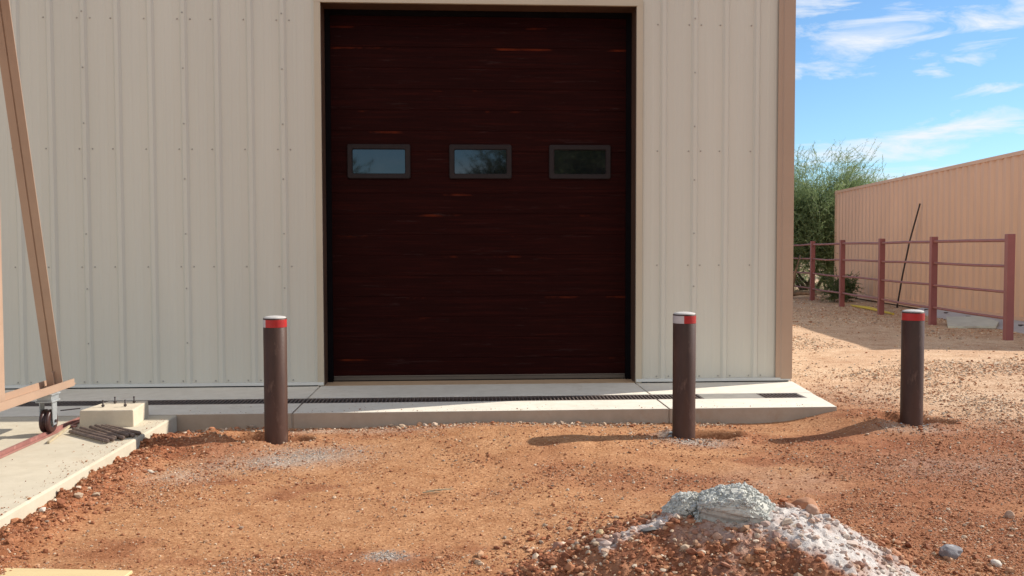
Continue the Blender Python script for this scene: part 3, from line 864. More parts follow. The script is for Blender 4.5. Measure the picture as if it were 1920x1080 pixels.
rock(78, 930, 4.72, 0.03, (.64, .58, .50), 'white stone at the edge of the concrete pad, left foreground', 312, dims=(.020, .016, .014))
rock(1893, 950, 4.78, 0.04, (.46, .31, .22), 'pinkish rock near the right edge of the photo above the bluish rock', 313, dims=(.030, .024, .022))

# dead twig in the middle of the dirt
tw = MB()
for k in range(5):
    a0 = Vector((-0.06 + 0.02 * k, -0.02 + 0.012 * k, 0.008 + 0.004 * (k % 2)))
    tw.tube([a0, a0 + Vector((0.05, 0.012 * (k % 3 - 1), 0.008)), a0 + Vector((0.10, 0.02 * (k % 3 - 1) + .01, 0.004))], [0.004, 0.003, 0.0015], 6)
yy = 5.25; xx = (812 - 960) / 1714 * 5.3
o = tw.build('twig', M_stick, None, (xx, yy, float(height(xx, yy)) + 0.004))
tag(o, 'small tangle of pale broken twigs on open dirt before the door', 'twig')

# yellow board, bottom left corner
bd = MB(); bd.cbox(-1.5, 0, -0.32, 0, 0, 0.022, 0.002)
o = bd.build('board', M_board, None, (-1.66, 3.94, 0.004), R(-3.4)); tag(o, 'flat yellow wooden board lying on the dirt in the lower left corner', 'board')

# ------------------------------------------------------------------ apron, pad
ZS = 0.125
mb = MB()
def slabpiece(x0, x1, xf0, xf1):
    # piece of apron between joints, front and back strips each side of the drain channel
    tt = [(-0.003, -0.72), (-1.0, SLABT)]
    for (ta, tb) in tt:
        f = lambda q, tq: q[0] + (q[1] - q[0]) * (0 - tq) / (0 - SLABT)
        L = (x0, xf0); Rr = (x1, xf1)
        pts = [(f(L, ta), ta), (f(L, tb), tb), (f(Rr, tb), tb), (f(Rr, ta), ta)]
        mb.prism(pts, -0.15, ZS, 0)
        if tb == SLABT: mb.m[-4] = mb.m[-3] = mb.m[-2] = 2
slabs = [(-12.0, -5.35, -12.0, -5.35), (-5.338, -1.845, -5.338, -1.845), (-1.833, 1.195, -1.833, 1.195), (1.207, 2.76, 1.207, 2.60)]
for q_ in slabs: slabpiece(*q_)
# channel bed
mb.prism([(2.535, -0.999), (2.65, -0.999), (2.68, -0.721), (2.535, -0.721)], 0.056, ZS - 0.003, 0)
mb.prism([(-12, -0.999), (2.55, -0.999), (2.66, -0.721), (-12, -0.721)], -0.15, 0.055, 1)
for jx in (-5.344, -1.839, 1.201):
    mb.box(jx - .0055, jx + .0055, SLABT + .004, -1.001, -0.15, ZS - .007, 2)
    mb.box(jx - .0055, jx + .0055, -.719, -.004, -0.15, ZS - .007, 2)
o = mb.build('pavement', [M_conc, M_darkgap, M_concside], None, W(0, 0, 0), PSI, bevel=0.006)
tag(o, 'pale concrete apron with drain channel running along the building', None, None, 'structure')
# joint filler so that the joints read as thin dark lines
mb = MB(); mb.box(-9, PADS, -9, SLABT - 0.004, -0.15, ZS - 0.003)
o = mb.build('pavement', M_pad, None, W(0, 0, 0), PSI, bevel=0.012)
tag(o, 'wide pale concrete pad under the gate on the left', None, None, 'structure')

# drain grate, one run up to the cover plate, a short one beyond it
def grate(name, s0, s1, label):
    e = MB()
    t0, t1 = -0.99, -0.73
    z1 = ZS - 0.002; z0 = z1 - 0.03
    e.box(s0, s1, t0, t0 + 0.022, z0, z1); e.box(s0, s1, t1 - 0.022, t1, z0, z1)
    s = s0
    while s < s1 - 0.01:
        e.box(s, s + 0.009, t0 + 0.022, t1 - 0.022, z0, z1 - 0.001)
        s += 0.034
    o_ = e.build(name, M_grate, None, W(0, 0, 0), PSI)
    tag(o_, label, 'drain grate'); return o_
grate('drain_grate', -9.0, 1.62, 'long dark slotted drain grate running along the apron past the door')
grate('drain_grate', 2.165, 2.53, 'short dark drain grate at the right end of the apron')
e = MB(); e.box(1.625, 2.160, -0.992, -0.728, ZS - 0.028, ZS - 0.003)
o = e.build('drain_cover', M_plate, None, W(0, 0, 0), PSI); tag(o, 'plain grey solid cover plate between the two drain grates', 'drain cover')

# ------------------------------------------------------------------ building
BH = 3.87
bl = empty('metal_building', W(0, 0, 0), PSI, 'cream ribbed metal building with tan corner trim and a dark overhead door', 'building')
RP = 0.3048
def profile(s0, s1, ribs):
    """outline (s, t) of the ribbed sheet, ribs project toward -t"""
    pts = [(s0, 0.0)]
    for r0 in ribs:
        for (ds, dt) in ((-0.038, 0), (-0.016, -0.024), (0.016, -0.024), (0.038, 0), (0.100, 0), (0.110, -0.0025), (0.124, -0.0025), (0.134, 0), (0.178, 0), (0.188, -0.0025), (0.202, -0.0025), (0.212, 0)):
            x_ = r0 + ds
            if s0 < x_ < s1: pts.append((x_, dt))
    pts.append((s1, 0.0))
    return pts
ribsR = [1.468 + RP * k for k in range(-1, 4)]
ribsL = [-2.1575 - RP * k for k in range(-1, 33)][::-1]
ribsT = [-1.853 + RP * k for k in range(0, 11)]
D_L, D_R, D_T = -1.80, 1.20, 3.75
wb = MB()
def sheet(pts, z0, z1, m=0):
    for a_, b_ in zip(pts[:-1], pts[1:]):
        wb.face([(a_[0], a_[1], z0), (b_[0], b_[1], z0), (b_[0], b_[1], z1), (a_[0], a_[1], z1)], m)
ZB = 0.165
sheet(profile(D_R + 0.03, 2.60, ribsR), ZB, BH)
sheet(profile(-12.0, D_L - 0.03, ribsL), ZB, BH)
sheet(profile(D_L - 0.03, D_R + 0.03, ribsT), D_T + 0.03, BH)
# screws
def screw(s, z, dt=0.0):
    n_ = 6; r_ = 0.0065
    ring0 = [(s + r_ * 1.3 * math.cos(2 * math.pi * k / n_), -0.001 + dt, z + r_ * 1.3 * math.sin(2 * math.pi * k / n_)) for k in range(n_)]
    ring1 = [(s + r_ * 0.7 * math.cos(2 * math.pi * k / n_), -0.008 + dt, z + r_ * 0.7 * math.sin(2 * math.pi * k / n_)) for k in range(n_)]
    wb.add(ring0 + ring1, [(k, (k + 1) % n_, n_ + (k + 1) % n_, n_ + k) for k in range(n_)] + [tuple(range(n_, 2 * n_))[::-1]], 1)
for ribs, lap0 in ((ribsR, 2), (ribsL, 0)):
    for i, r0 in enumerate(ribs):
        if D_L - .1 < r0 < D_R + .1: continue
        if r0 < -9 or r0 - 0.055 < D_L and r0 > -2: continue
        lap = (i - (2 if ribs is ribsR else len(ribs) - 2)) % 3 == 0
        for z in (0.185, 1.27, 2.375, 3.585):
            screw(r0 - 0.057, z)
            if z < 0.3 and r0 + 0.062 < 2.55: screw(r0 + 0.062, z)
            elif lap: screw(r0 + 0.062, z)
        if lap:
            for k in range(9):
                screw(r0 - 0.004, 0.55 + 0.515 * k, -0.024)
wb.build('wall_panel', [M_wall, M_screw], bl)
def add_part(name, mat, fn, parent=bl, bevel=0.0):
    e_ = MB(); fn(e_); return e_.build(name, mat, parent, bevel=bevel)
# base flashing and a near-black strip painting the shade of the gap below it
def ff(e):
    for (a_, b_) in ((-12.0, D_L - 0.004), (D_R + 0.004, 2.735)):
        e.box(a_, b_, -0.040, -0.002, 0.143, 0.165)
        e.box(a_, b_, -0.044, -0.040, 0.138, 0.152)
add_part('base_flashing', M_flash, ff)
add_part('gap_shade', M_darkgap, lambda e: (e.box(-12, D_L - 0.02, -0.020, 0.03, 0.05, 0.141), e.box(D_R + 0.02, 2.72, -0.020, 0.03, 0.05, 0.141)))
# corner trim
def ct(e):
    e.prism([(2.585, -0.034), (2.625, -0.034), (2.640, -0.046), (2.745, -0.046), (2.745, 0.16), (2.735, 0.16), (2.735, -0.036), (2.64, -0.036), (2.62, -0.026), (2.585, -0.026)], 0.155, BH)
add_part('corner_trim', M_trimtan, ct)
def dt_(e):
    w_ = 0.058
    e.prism([(D_L - w_, -0.036), (D_L, -0.036), (D_L, -0.002), (D_L - w_, -0.002)], 0.128, D_T)
    e.prism([(D_R, -0.036), (D_R + w_, -0.036), (D_R + w_, -0.002), (D_R, -0.002)], 0.128, D_T)
    e.box(D_L - w_, D_R + w_, -0.038, -0.001, D_T, D_T + w_)
add_part('door_trim', M_trimlight, dt_)
def rv(e):
    e.box(D_L - 0.05, D_L + 0.0, -0.002, 0.34, ZS, D_T)
    e.box(D_R, D_R + 0.05, -0.002, 0.34, ZS, D_T)
    e.box(D_L - 0.05, D_R + 0.05, 0.0, 0.34, D_T, D_T + 0.04)
add_part('door_jamb', M_reveal, rv)
add_part('door_stop', M_black, lambda e: (e.box(D_L + 0.001, D_L + 0.05, 0.225, 0.262, ZS + .002, D_T - .001), e.box(D_R - 0.05, D_R - 0.001, 0.225, 0.262, ZS + .002, D_T - .001), e.box(D_L + .051, D_R - .051, 0.223, 0.262, D_T - 0.05, D_T - .001)))
add_part('threshold', M_threshold, lambda e: e.box(D_L - 0.02, D_R + 0.02, 0.0, 0.5, -0.1, ZS + 0.002))
# side, back walls and roof
def sw(e):
    prof = []
    n_ = int(14 / RP)
    for k in range(n_):
        b_ = 0.16 + k * RP
        prof += [(2.70, b_), (2.70, b_ + 0.22), (2.73, b_ + 0.24), (2.73, b_ + 0.28)]
    for a_, b_ in zip(prof[:-1], prof[1:]):
        e.face([(a_[0], a_[1], 0.14), (b_[0], b_[1], 0.14), (b_[0], b_[1], BH), (a_[0], a_[1], BH)])
    e.box(-12, 2.7, 14.1, 14.13, 0.0, BH)
    e.box(-12.03, -12.0, 0.0, 14.1, 0.0, BH)
add_part('side_wall', M_wall, sw)
def rf(e):
    e.add([(-12.1, -0.02, BH), (2.745, -0.02, BH), (2.745, 14.2, BH), (-12.1, 14.2, BH), (-4.65, -0.02, BH + 0.06), (-4.65, 14.2, BH + 0.06)],
          [(0, 4, 5, 3), (4, 1, 2, 5), (0, 1, 4), (3, 5, 2), (0, 3, 2, 1)])
add_part('roof', M_roof, rf)
# the door
dr = MB()
DT = 0.262
z0 = 0.15
PL = 0.2033
k = 0
while z0 + k * PL < D_T:
    a_ = z0 + k * PL; b_ = min(a_ + PL, D_T)
    joint = 0.004 if (k % 3 == 0) else 0.0022
    dr.box(D_L + 0.002, D_R - 0.002, DT + 0.003, DT + 0.05, a_, a_ + joint)
    # plank with eased edges
    x0, x1 = D_L + 0.002, D_R - 0.002
    zz = [(DT + 0.003, a_ + joint), (DT, a_ + joint + 0.003), (DT, b_ - 0.003), (DT + 0.003, b_)]
    for p_, q_ in zip(zz[:-1], zz[1:]):
        dr.face([(x0, p_[0], p_[1]), (x1, p_[0], p_[1]), (x1, q_[0], q_[1]), (x0, q_[0], q_[1])])
    k += 1
door = dr.build('door', M_door, bl)
add_part('bottom_seal', M_sealgrey, lambda e: (e.box(D_L + 0.055, D_R - 0.055, DT - 0.014, DT + 0.03, 0.138, 0.172), e.box(D_L + 0.055, D_R - 0.055, DT - 0.02, DT - 0.002, 0.172, 0.184)), door, bevel=0.004)
e = MB(); e.box(D_L, D_R, DT - 0.004, DT + 0.03, ZS + 0.002, 0.139); e.build('seal_shadow_gap', M_darkgap, door).name = 'shade_strip'  # near-black strip painting the shadow gap under the bottom seal
def rrect(cx, cz, hw, hh, r_, n_=5):
    pts = []
    for (sx, sz, a0) in ((1, 1, 0), (-1, 1, 90), (-1, -1, 180), (1, -1, 270)):
        for i in range(n_ + 1):
            a = R(a0 + 90 * i / n_)
            pts.append((cx + sx * (hw - r_) + r_ * math.cos(a), cz + sz * (hh - r_) + r_ * math.sin(a)))
    return pts
for cx in (-1.2885, -0.294, 0.691):
    cz = 2.290
    ro = rrect(cx, cz, 0.3075, 0.168, 0.022); ri = rrect(cx, cz, 0.262, 0.124, 0.016); rm = rrect(cx, cz, 0.300, 0.161, 0.018); rn = rrect(cx, cz, 0.254, 0.116, 0.012)
    e = MB(); n_ = len(ro)
    loops = [(ro, DT - 0.001), (ro, DT - 0.016), (rm, DT - 0.024), (ri, DT - 0.022), (rn, DT - 0.004)]
    vs = [(p_[0], t_, p_[1]) for l_, t_ in loops for p_ in l_]
    fs = []
    for j in range(len(loops) - 1):
        for i in range(n_):
            i2 = (i + 1) % n_
            fs.append((j * n_ + i, j * n_ + i2, (j + 1) * n_ + i2, (j + 1) * n_ + i))
    e.add(vs, fs, 0)
    e.build('window_frame', M_winframe, door)
    e = MB(); e.face([(p_[0], DT - 0.003, p_[1]) for p_ in rrect(cx, cz, 0.256, 0.118, 0.012)])
    e.build('window_pane', M_glass, door)

# ------------------------------------------------------------------ bollards
def bollard(x, y, htop, rot, label):
    b = empty('bollard', (x, y, 0), 0, label, 'bollard', 'brown steel bollards in front of the door')
    r_ = 0.0845
    e_ = MB(); e_.lathe([(r_, -0.25), (r_, htop - 0.012), (r_ - 0.002, htop - 0.010), (r_ - 0.006, htop - 0.011)], 48)
    e_.build('post', M_boll, b)
    e_ = MB()
    za, zb = htop - 0.076, htop - 0.020
    rb = r_ + 0.0012
    segs = [(rot, rot + R(200), 0), (rot + R(200), rot + 2 * math.pi, 1)]
    for a0, a1, m_ in segs:
        e_.lathe([(rb, za), (rb, zb)], 32, m_, a0=a0, a1=a1)
        e_.lathe([(rb, zb), (r_ - .001, zb + .0006)], 32, m_, a0=a0, a1=a1)
    e_.build('reflective_band', [M_red, M_white], b)
    e_ = MB(); e_.lathe([(r_ - 0.004, htop - 0.014), (r_ - 0.004, htop - 0.006), (r_ * 0.88, htop - 0.001), (r_ * 0.6, htop + 0.004), (r_ * 0.3, htop + 0.0065), (0.0005, htop + 0.007)], 40)
    e_.build('concrete_cap', M_cap, b)
    return b
# rot = world angle at which the red part starts (counter clockwise); camera looks along +y, visible side is around -90 deg
bollard(-1.745, 6.71, 0.935, R(-90 - 37), 'leftmost brown bollard, mostly red band with a narrow white end, left of the door')
bollard(1.283, 6.79, 0.952, R(-90 - 12), 'middle brown bollard with half white half red band, right of the door')
bollard(3.165, 7.20, 0.938, R(-90 - 100), 'rightmost brown bollard with an all red band, standing alone on dirt')

# concrete splashes at bollard foot
def splash(cx, cy, pts, label):
    P_ = np.array([[cx + a_, cy + b_, float(height(cx + a_, cy + b_)) + 0.002] for a_, b_, _ in pts]); r_ = np.array([c_ for *_, c_ in pts])
    c_ = np.array([[.40, .42, .42]]) * rng.uniform(0.85, 1.15, (len(pts), 1))
    o_ = stones('concrete_splash', P_, r_, c_, M_cement, hi=True, flat=(.25, .5), sink=.3)
    tag(o_, label, 'concrete splash', None, 'stuff')
q = [(-.085 + rng.normal(0, .02), -.01 + rng.normal(0, .03), rng.uniform(.008, .02)) for _ in range(26)] + [(.03 + .2 * k / 20, -.07 + .03 * rng.random() + .03 * k / 20, rng.uniform(.007, .013)) for k in range(22)] + [(rng.normal(0.02, .08), -.10 + rng.normal(0, .02), rng.uniform(.004, .01)) for _ in range(30)]
splash(1.283, 6.79, q, 'grey wet concrete spilled around the foot of the middle bollard')
q = [(rng.normal(0, .05), -.092 + rng.normal(0, .008), rng.uniform(.005, .011)) for _ in range(24)]
splash(3.165, 7.20, q, 'few grey concrete blobs at the foot of the right bollard')

# ------------------------------------------------------------------ concrete footing with anchor bolts, bars, block, stick
s0, t0 = -3.02 * 1.0, -2.11
def fr(x, y): return toW(x, y)
fs0, ft0 = toW(-3.19, 6.68); fs1, _ = toW(-2.795, 6.70)
ft = MB(); ft.add([(fs0, ft0, ZS - .01), (fs1, ft0, ZS - .01), (fs1 - .03, ft0 + .43, ZS - .01), (fs0 + .05, ft0 + .43, ZS - .01),
                   (fs0 + .004, ft0 + .006, ZS + .122), (fs1 - .004, ft0 + .006, ZS + .122), (fs1 - .035, ft0 + .424, ZS + .122), (fs0 + .055, ft0 + .424, ZS + .122)],
                  [(0, 1, 5, 4), (1, 2, 6, 5), (2, 3, 7, 6), (3, 0, 4, 7), (4, 5, 6, 7), (3, 2, 1, 0)])
fo = empty('footing', W((fs0 + fs1) / 2, ft0, 0), PSI, 'small square concrete footing with four anchor bolts on the pad', 'concrete footing')
off = Vector(((fs0 + fs1) / 2, ft0, 0))
ft.v = [(p_[0] - off[0], p_[1] - off[1], p_[2]) for p_ in ft.v]
ft.build('base', M_footing, fo, bevel=0.008)
for (px_, py_) in ((188, 1), (201, -1), (225, 1), (237, -1)):
    pass
for (bx, by) in ((-0.075, 0.14), (-0.045, 0.30), (0.085, 0.15), (0.095, 0.31)):
    e = MB()
    zt = ZS + 0.122
    e.lathe([(0.0055, zt - .01), (0.0055, zt + .052), (0.001, zt + .054)], 10, cx=bx, cy=by)
    e.lathe([(0.0005, zt + .006), (0.012, zt + .006), (0.012, zt + .018), (0.0005, zt + .018)], 6, cx=bx, cy=by, smooth=False)
    e.lathe([(0.0075, zt + .044), (0.0075, zt + .053), (0.0005, zt + .053)], 8, cx=bx, cy=by)
    e.build('anchor_bolt', M_bolt, fo)
# steel bars lying on the pad (thing each)
bars = [((130, 807), (203, 826), 'nearest to the camera'), ((136, 803), (213, 823), 'second nearest'), ((150, 801), (216, 820), 'third nearest'),
        ((168, 799), (232, 820), 'fourth nearest'), ((178, 797), (240, 815), 'third farthest'), ((190, 797), (251, 815), 'second farthest'), ((197, 797), (262, 811), 'farthest from the camera')]
def pix_on(px, py, z):
    th = R(2.373) + math.atan((py - 540) / 1714.0)
    y = (CAMZ - z) / math.tan(th)
    d = y * math.cos(R(2.373)) + (CAMZ - z) * math.sin(R(2.373))
    return Vector(((px - 960) / 1714.0 * d, y, z))
for i, (a_, b_, nm) in enumerate(bars):
    zc = ZS + 0.0145
    A_ = pix_on(a_[0], a_[1], zc); B_ = pix_on(b_[0], b_[1], zc)
    mid = (A_ + B_) / 2
    d = (B_ - A_) / 2
    e = MB(); L_ = d.length; u = d.normalized()
    e.tube([-d, -d + u * .012, d - u * .012, d], [.009, .0145, .0145, .008], 10)
    o = e.build('steel_bar', M_rod, None, mid)
    tag(o, 'rusty steel bar on the pad, %s of seven' % nm, 'steel bar', 'steel bars laid side by side on the pad')
A_ = pix_on(113, 768, ZS + .004); B_ = pix_on(150, 764, ZS + .004)
e = MB(); e.tube([A_ - A_, B_ - A_], .005, 8)
o = e.build('thin_rod', M_rod, None, A_); tag(o, 'thin dark rod lying on the shaded apron between wheel and footing', 'rod')
A_ = pix_on(90, 829, ZS + .004); B_ = pix_on(131, 797, ZS + .012)
e = MB(); e.tube([A_ - A_, (B_ - A_) * .5 + Vector((0, 0, .001)), B_ - A_], [.010, .011, .009], 4, smooth=False, sq=True)
o = e.build('wood_strip', M_stick, None, A_ + Vector((0, 0, .004))); tag(o, 'thin pale wood strip lying beside the gate wheel', 'wood strip')
# ground track: shallow channel of two rusty angles
TS = -3.41
e = MB()
for (a_, b_, h_) in ((-.042, -.030, .012), (-.008, .008, .026), (.030, .042, .012)):
    e.box(a_, b_, -5.0, 0.0, 0, h_)
e.box(-.030, .030, -5.0, -0.0, 0, .005)
e.box(.045, .085, -.34, -.30, 0.0, .012)
o = e.build('gate_track', M_track, None, W(TS, -1.62, ZS), PSI); tag(o, 'rusty red steel guide track on the pad under the gate wheel', 'gate track')

# ------------------------------------------------------------------ gate
gt = empty('gate', W(-3.45, -2.2, ZS), PSI, 'tan steel gate frame with leaning double brace and caster wheel, left edge', 'gate')
def G(name, mat, fn, bevel=0.0, parent=gt):
    e_ = MB(); fn(e_); return e_.build(name, mat, parent, bevel=bevel)
# local frame: x = s+3.45, y = t+2.2, z = world z - ZS
ZR = 0.294
def ch(e):
    a, b = -0.085, 0.085
    y0_, y1_ = -4.6, 0.34
    e.box(a, b, y0_, y1_, ZR, ZR + .007)
    e.box(a, a + .007, y0_, y1_, ZR + .0075, ZR + .054)
    e.box(b - .007, b, y0_, y1_, ZR + .0075, ZR + .054)
G('bottom_rail', M_gate, ch)
def bar_between(e, p, q_, wx, wy):
    p = Vector(p); q_ = Vector(q_)
    # rectangular bar leaning in the y-z plane, width wx along x, thickness wy
    d = (q_ - p).normalized(); n_ = Vector((0, -d.z, d.y)); hx = Vector((wx / 2, 0, 0)); hn = n_ * wy / 2
    vs = [p - hx - hn, p + hx - hn, p + hx + hn, p - hx + hn, q_ - hx - hn, q_ + hx - hn, q_ + hx + hn, q_ - hx + hn]
    e.add(vs, [(0, 1, 5, 4), (1, 2, 6, 5), (2, 3, 7, 6), (3, 0, 4, 7), (4, 5, 6, 7), (3, 2, 1, 0)])
def brace(x0):
    def f(e):
        bar_between(e, (x0, 0.215, ZR + .010), (x0, -0.60, 3.45), 0.052, 0.006)
        sx = -0.0275 if x0 > 0 else 0.0275
        bar_between(e, (x0 + sx, 0.241, ZR + .010), (x0 + sx, -0.575, 3.45), 0.006, 0.045)
    return f
G('brace', M_gate, brace(-0.031)); G('brace', M_gate, brace(0.031))
G('brace_gusset', M_gate, lambda e: (e.box(-.078, .078, 0.195, 0.375, ZR + .008, ZR + .018), bar_between(e, (0, .22, ZR + .018), (0, .185, ZR + .13), 0.012, 0.05)))
G('upright', M_gate, lambda e: e.box(-.05, .05, -0.72, -0.62, ZR + .008, 3.6), bevel=.004)
G('upright', M_gate, lambda e: e.box(-.05, .05, -4.6, -4.5, ZR + .008, 3.6), bevel=.004)
G('top_rail', M_gate, lambda e: e.box(-.05, .05, -4.6, -0.56, 3.601, 3.70), bevel=.004)
G('brace', M_gate, lambda e: bar_between(e, (0, -0.72, ZR + .02), (0, -4.5, 3.55), 0.04, 0.05))
def caster(y):
    c = empty('caster_wheel', (TS + 3.45, y, 0)); c.parent = gt
    wr = 0.083
    zc = wr + .012
    e_ = MB(); e_.box(-.06, .06, -.070, .070, ZR - .012, ZR - .002); e_.box(-.05, .05, -.060, .060, ZR - .048, ZR - .0125); e_.box(-.058, .058, -.066, .066, ZR - .062, ZR - .0485)
    e_.build('mount_plate', M_chrome, c, bevel=.002)
    for sx in (-1, 1):
        e_ = MB()
        xa, xb = (.040, .046) if sx > 0 else (-.046, -.040)
        poly = [(-.036, ZR - .0625), (.036, ZR - .0625), (.034, zc + .02), (.022, zc - .028), (-.022, zc - .028), (-.034, zc + .02)]
        vs = [(xa, p_[0], p_[1]) for p_ in poly] + [(xb, p_[0], p_[1]) for p_ in poly]
        n_ = len(poly)
        e_.add(vs, [tuple(range(n_)), tuple(range(2 * n_ - 1, n_ - 1, -1))] + [(i, n_ + i, n_ + (i + 1) % n_, (i + 1) % n_) for i in range(n_)])
        e_.build('fork_plate', M_chrome, c)
    e_ = MB(); Mx = Matrix.Translation((0, 0, zc)) @ Matrix.Rotation(R(90), 4, 'Y')
    prof = [(.045, -.034), (wr - .012, -.034), (wr - .003, -.031), (wr, -.024), (wr, -.013), (wr - .004, -.009), (wr - .016, -.003), (wr - .016, .003), (wr - .004, .009), (wr, .013), (wr, .024), (wr - .003, .031), (wr - .012, .034), (.045, .034)]
    e_.lathe(prof, 48); e_.xf(Mx)
    e_.build('wheel', M_wheel, c)
    e_ = MB(); e_.lathe([(.0005, -.026), (.046, -.028), (.046, .028), (.022, .022), (.018, .039), (.0005, .039)], 32); e_.xf(Mx)
    e_.build('hub', M_chrome, c)
    e_ = MB(); e_.lathe([(.0005, -.055), (.011, -.055), (.011, .055), (.0005, .055)], 6, smooth=False); e_.xf(Mx)
    e_.build('axle_bolt', M_bolt, c)
    return c
caster(0.0); caster(-4.2)

# ------------------------------------------------------------------ shipping container
cd = Vector((-0.0594, -0.9982, 0)); crz = math.atan2(cd.y, cd.x)
CB = 0.15; CL = 12.5; CH = 2.90; CW = 2.44
ct = empty('shipping_container', (9.0, 25.55, CB), crz, 'long peach tan corrugated shipping container behind the red fence', 'shipping container')
def CP_(name, mat, fn, bevel=0.0):
    e_ = MB(); fn(e_); return e_.build(name, mat, ct, bevel=bevel)
def corr(e, x0, x1, yface, sgn, z0_, z1_):
    pts = []; x = x0
    while x < x1:
        for (dx_, dp) in ((0, 0), (0.070, 0), (0.138, 1), (0.208, 1), (0.278, 0)):
            if x + dx_ <= x1: pts.append((x + dx_, yface + sgn * (0.036 * dp)))
        x += 0.278
    pts.append((x1, pts[-1][1]))
    for a_, b_ in zip(pts[:-1], pts[1:]):
        if b_[0] - a_[0] < 1e-6: continue
        e.face([(a_[0], a_[1], z0_), (b_[0], b_[1], z0_), (b_[0], b_[1], z1_), (a_[0], a_[1], z1_)])
CP_('side_wall', M_cont, lambda e: corr(e, 0.12, CL - 0.12, 0.012, 1, 0.15, CH - 0.06))
CP_('side_wall', M_cont, lambda e: corr(e, 0.12, CL - 0.12, CW - 0.012, -1, 0.15, CH - 0.06))
CP_('end_wall', M_cont, lambda e: (e.box(0.03, 0.06, 0.12, CW - 0.12, 0.15, CH - 0.1)))
CP_('end_wall', M_cont, lambda e: (e.box(CL - 0.06, CL - 0.03, 0.12, CW - 0.12, 0.15, CH - 0.1)))
CP_('top_rail', M_cont, lambda e: (e.box(0.16, CL - 0.16, 0.0, 0.06, CH - 0.075, CH - .01), e.box(0.16, CL - 0.16, CW - 0.06, CW, CH - 0.075, CH - .01)))
CP_('bottom_rail', M_cont, lambda e: (e.box(0.16, CL - 0.16, 0.0, 0.06, 0.02, 0.152), e.box(0.16, CL - 0.16, CW - 0.06, CW, 0.02, 0.152)))
for x_ in (0, CL - 0.12):
    for y_ in (0, CW - 0.12):
        CP_('corner_post', M_cont, lambda e: e.box(x_ + .002, x_ + .118, y_ + .002, y_ + .118, 0.118, CH - 0.118))
        for z_ in (0, CH - 0.118):
            CP_('corner_casting', M_cont, lambda e: e.box(x_ - .004, x_ + .16, y_ - .004, y_ + .14, z_, z_ + .118), bevel=.006)
CP_('roof', M_cont, lambda e: e.box(0.05, CL - 0.05, 0.03, CW - 0.03, CH - 0.03, CH - .006))
CP_('lashing_bracket', M_cont, lambda e: e.box(CL - 1.6, CL - 1.5, -0.03, 0.012, CH - 0.32, CH - .16))

# leaning pole
e = MB(); e.tube([(0, 0, 0), (0.03, -0.2, 0.75), (0.08, -0.42, 1.5), (0.155, -0.72, 2.28)], [.019, .018, .018, .017], 8)
o = e.build('pole', M_pole, None, (8.43, 20.0, 0.10)); tag(o, 'thin dark metal pole leaning against the container behind the fence', 'pole')

# fence
fdir = cd; fz = crz
fn = empty('fence', (7.545, 22.95, 0.14), crz, 'red painted post and rail fence with four rails in front of the container', 'fence')
fposts = [-2.6, 0.0, 2.47, 5.03, 7.57, 10.22]
for x_ in fposts:
    e = MB(); e.cbox(x_ - .052, x_ + .052, -.052, .052, -0.2, 1.49, .006); e.build('post', M_fence, fn)
for zr, rr_ in ((1.405, .024), (1.045, .021), (0.68, .021), (0.30, .021)):
    for a_, b_ in zip(fposts[:-1], fposts[1:]):
        e = MB(); sg = rng.uniform(-.012, .012)
        e.tube([(a_ + .053, 0, zr + rng.uniform(-.008, .008)), ((a_ + b_) / 2, 0, zr + sg - .006), (b_ - .053, 0, zr + rng.uniform(-.008, .008))], rr_, 10)
        e.build('rail', M_rail, fn)

# panels on the ground by the container
def slabby(name, pts, th, mat, label, cat, z):
    c_ = np.mean([p_[:2] for p_ in pts], axis=0)
    e_ = MB(); n_ = len(pts)
    e_.add([(p_[0] - c_[0], p_[1] - c_[1], p_[2] if len(p_) > 2 else 0) for p_ in pts] + [(p_[0] - c_[0], p_[1] - c_[1], (p_[2] if len(p_) > 2 else 0) + th) for p_ in pts],
           [tuple(range(n_ - 1, -1, -1)), tuple(range(n_, 2 * n_))] + [(i, (i + 1) % n_, n_ + (i + 1) % n_, n_ + i) for i in range(n_)])
    o_ = e_.build(name, mat, None, (c_[0], c_[1], z)); tag(o_, label, cat); return o_
pn = MB()
# long sheet, one edge raised against the container
px0, py0 = 8.50, 18.6
for i in range(14):
    ya = py0 - i * 0.5; yb = ya - 0.5
    xo = lambda y_: 8.37 - 0.0 + 0.0595 * (y_ - 14.94) - 0.02
    for (f0, f1, z0_, z1_) in ((0.0, 0.18, .12, .09), (0.18, 0.20, .09, .115), (0.20, 0.42, .115, .05), (0.42, 0.55, .05, .03)):
        A1 = (xo(ya) - f0, ya, z0_); B1 = (xo(yb) - f0, yb, z0_); C1 = (xo(yb) - f1, yb, z1_); D1 = (xo(ya) - f1, ya, z1_)
        pn.add([A1, B1, C1, D1] + [(p_[0], p_[1], p_[2] - .008) for p_ in (A1, B1, C1, D1)], [(0, 3, 2, 1), (4, 5, 6, 7), (0, 1, 5, 4), (2, 3, 7, 6), (1, 2, 6, 5), (3, 0, 4, 7)])
for i in range(7):
    y_ = 18.2 - i * 0.95; x_ = 8.37 + .0595 * (y_ - 14.94) - .30
    pn.box(x_ - .03, x_ + .03, y_ - .03, y_ + .03, .09, .108, 1)
pn.v = [(p_[0] - 8.2, p_[1] - 15.5, p_[2]) for p_ in pn.v]
o = pn.build('sheet_panel', [M_panel, M_pole], None, (8.2, 15.5, 0.12)); tag(o, 'long whitish sheet panel with dark holes lying at the foot of the container', 'panel')
o = slabby('broken_panel', [(7.05, 14.75), (7.25, 14.62), (7.5, 14.70), (7.75, 14.6), (7.98, 14.95, .06), (7.95, 15.5, .10), (7.5, 15.75, .08), (7.25, 15.2, .03)], .03, M_foam, 'broken pale greenish slab piece lying on dirt in front of the long sheet panel', 'broken panel', .15)
e = MB()
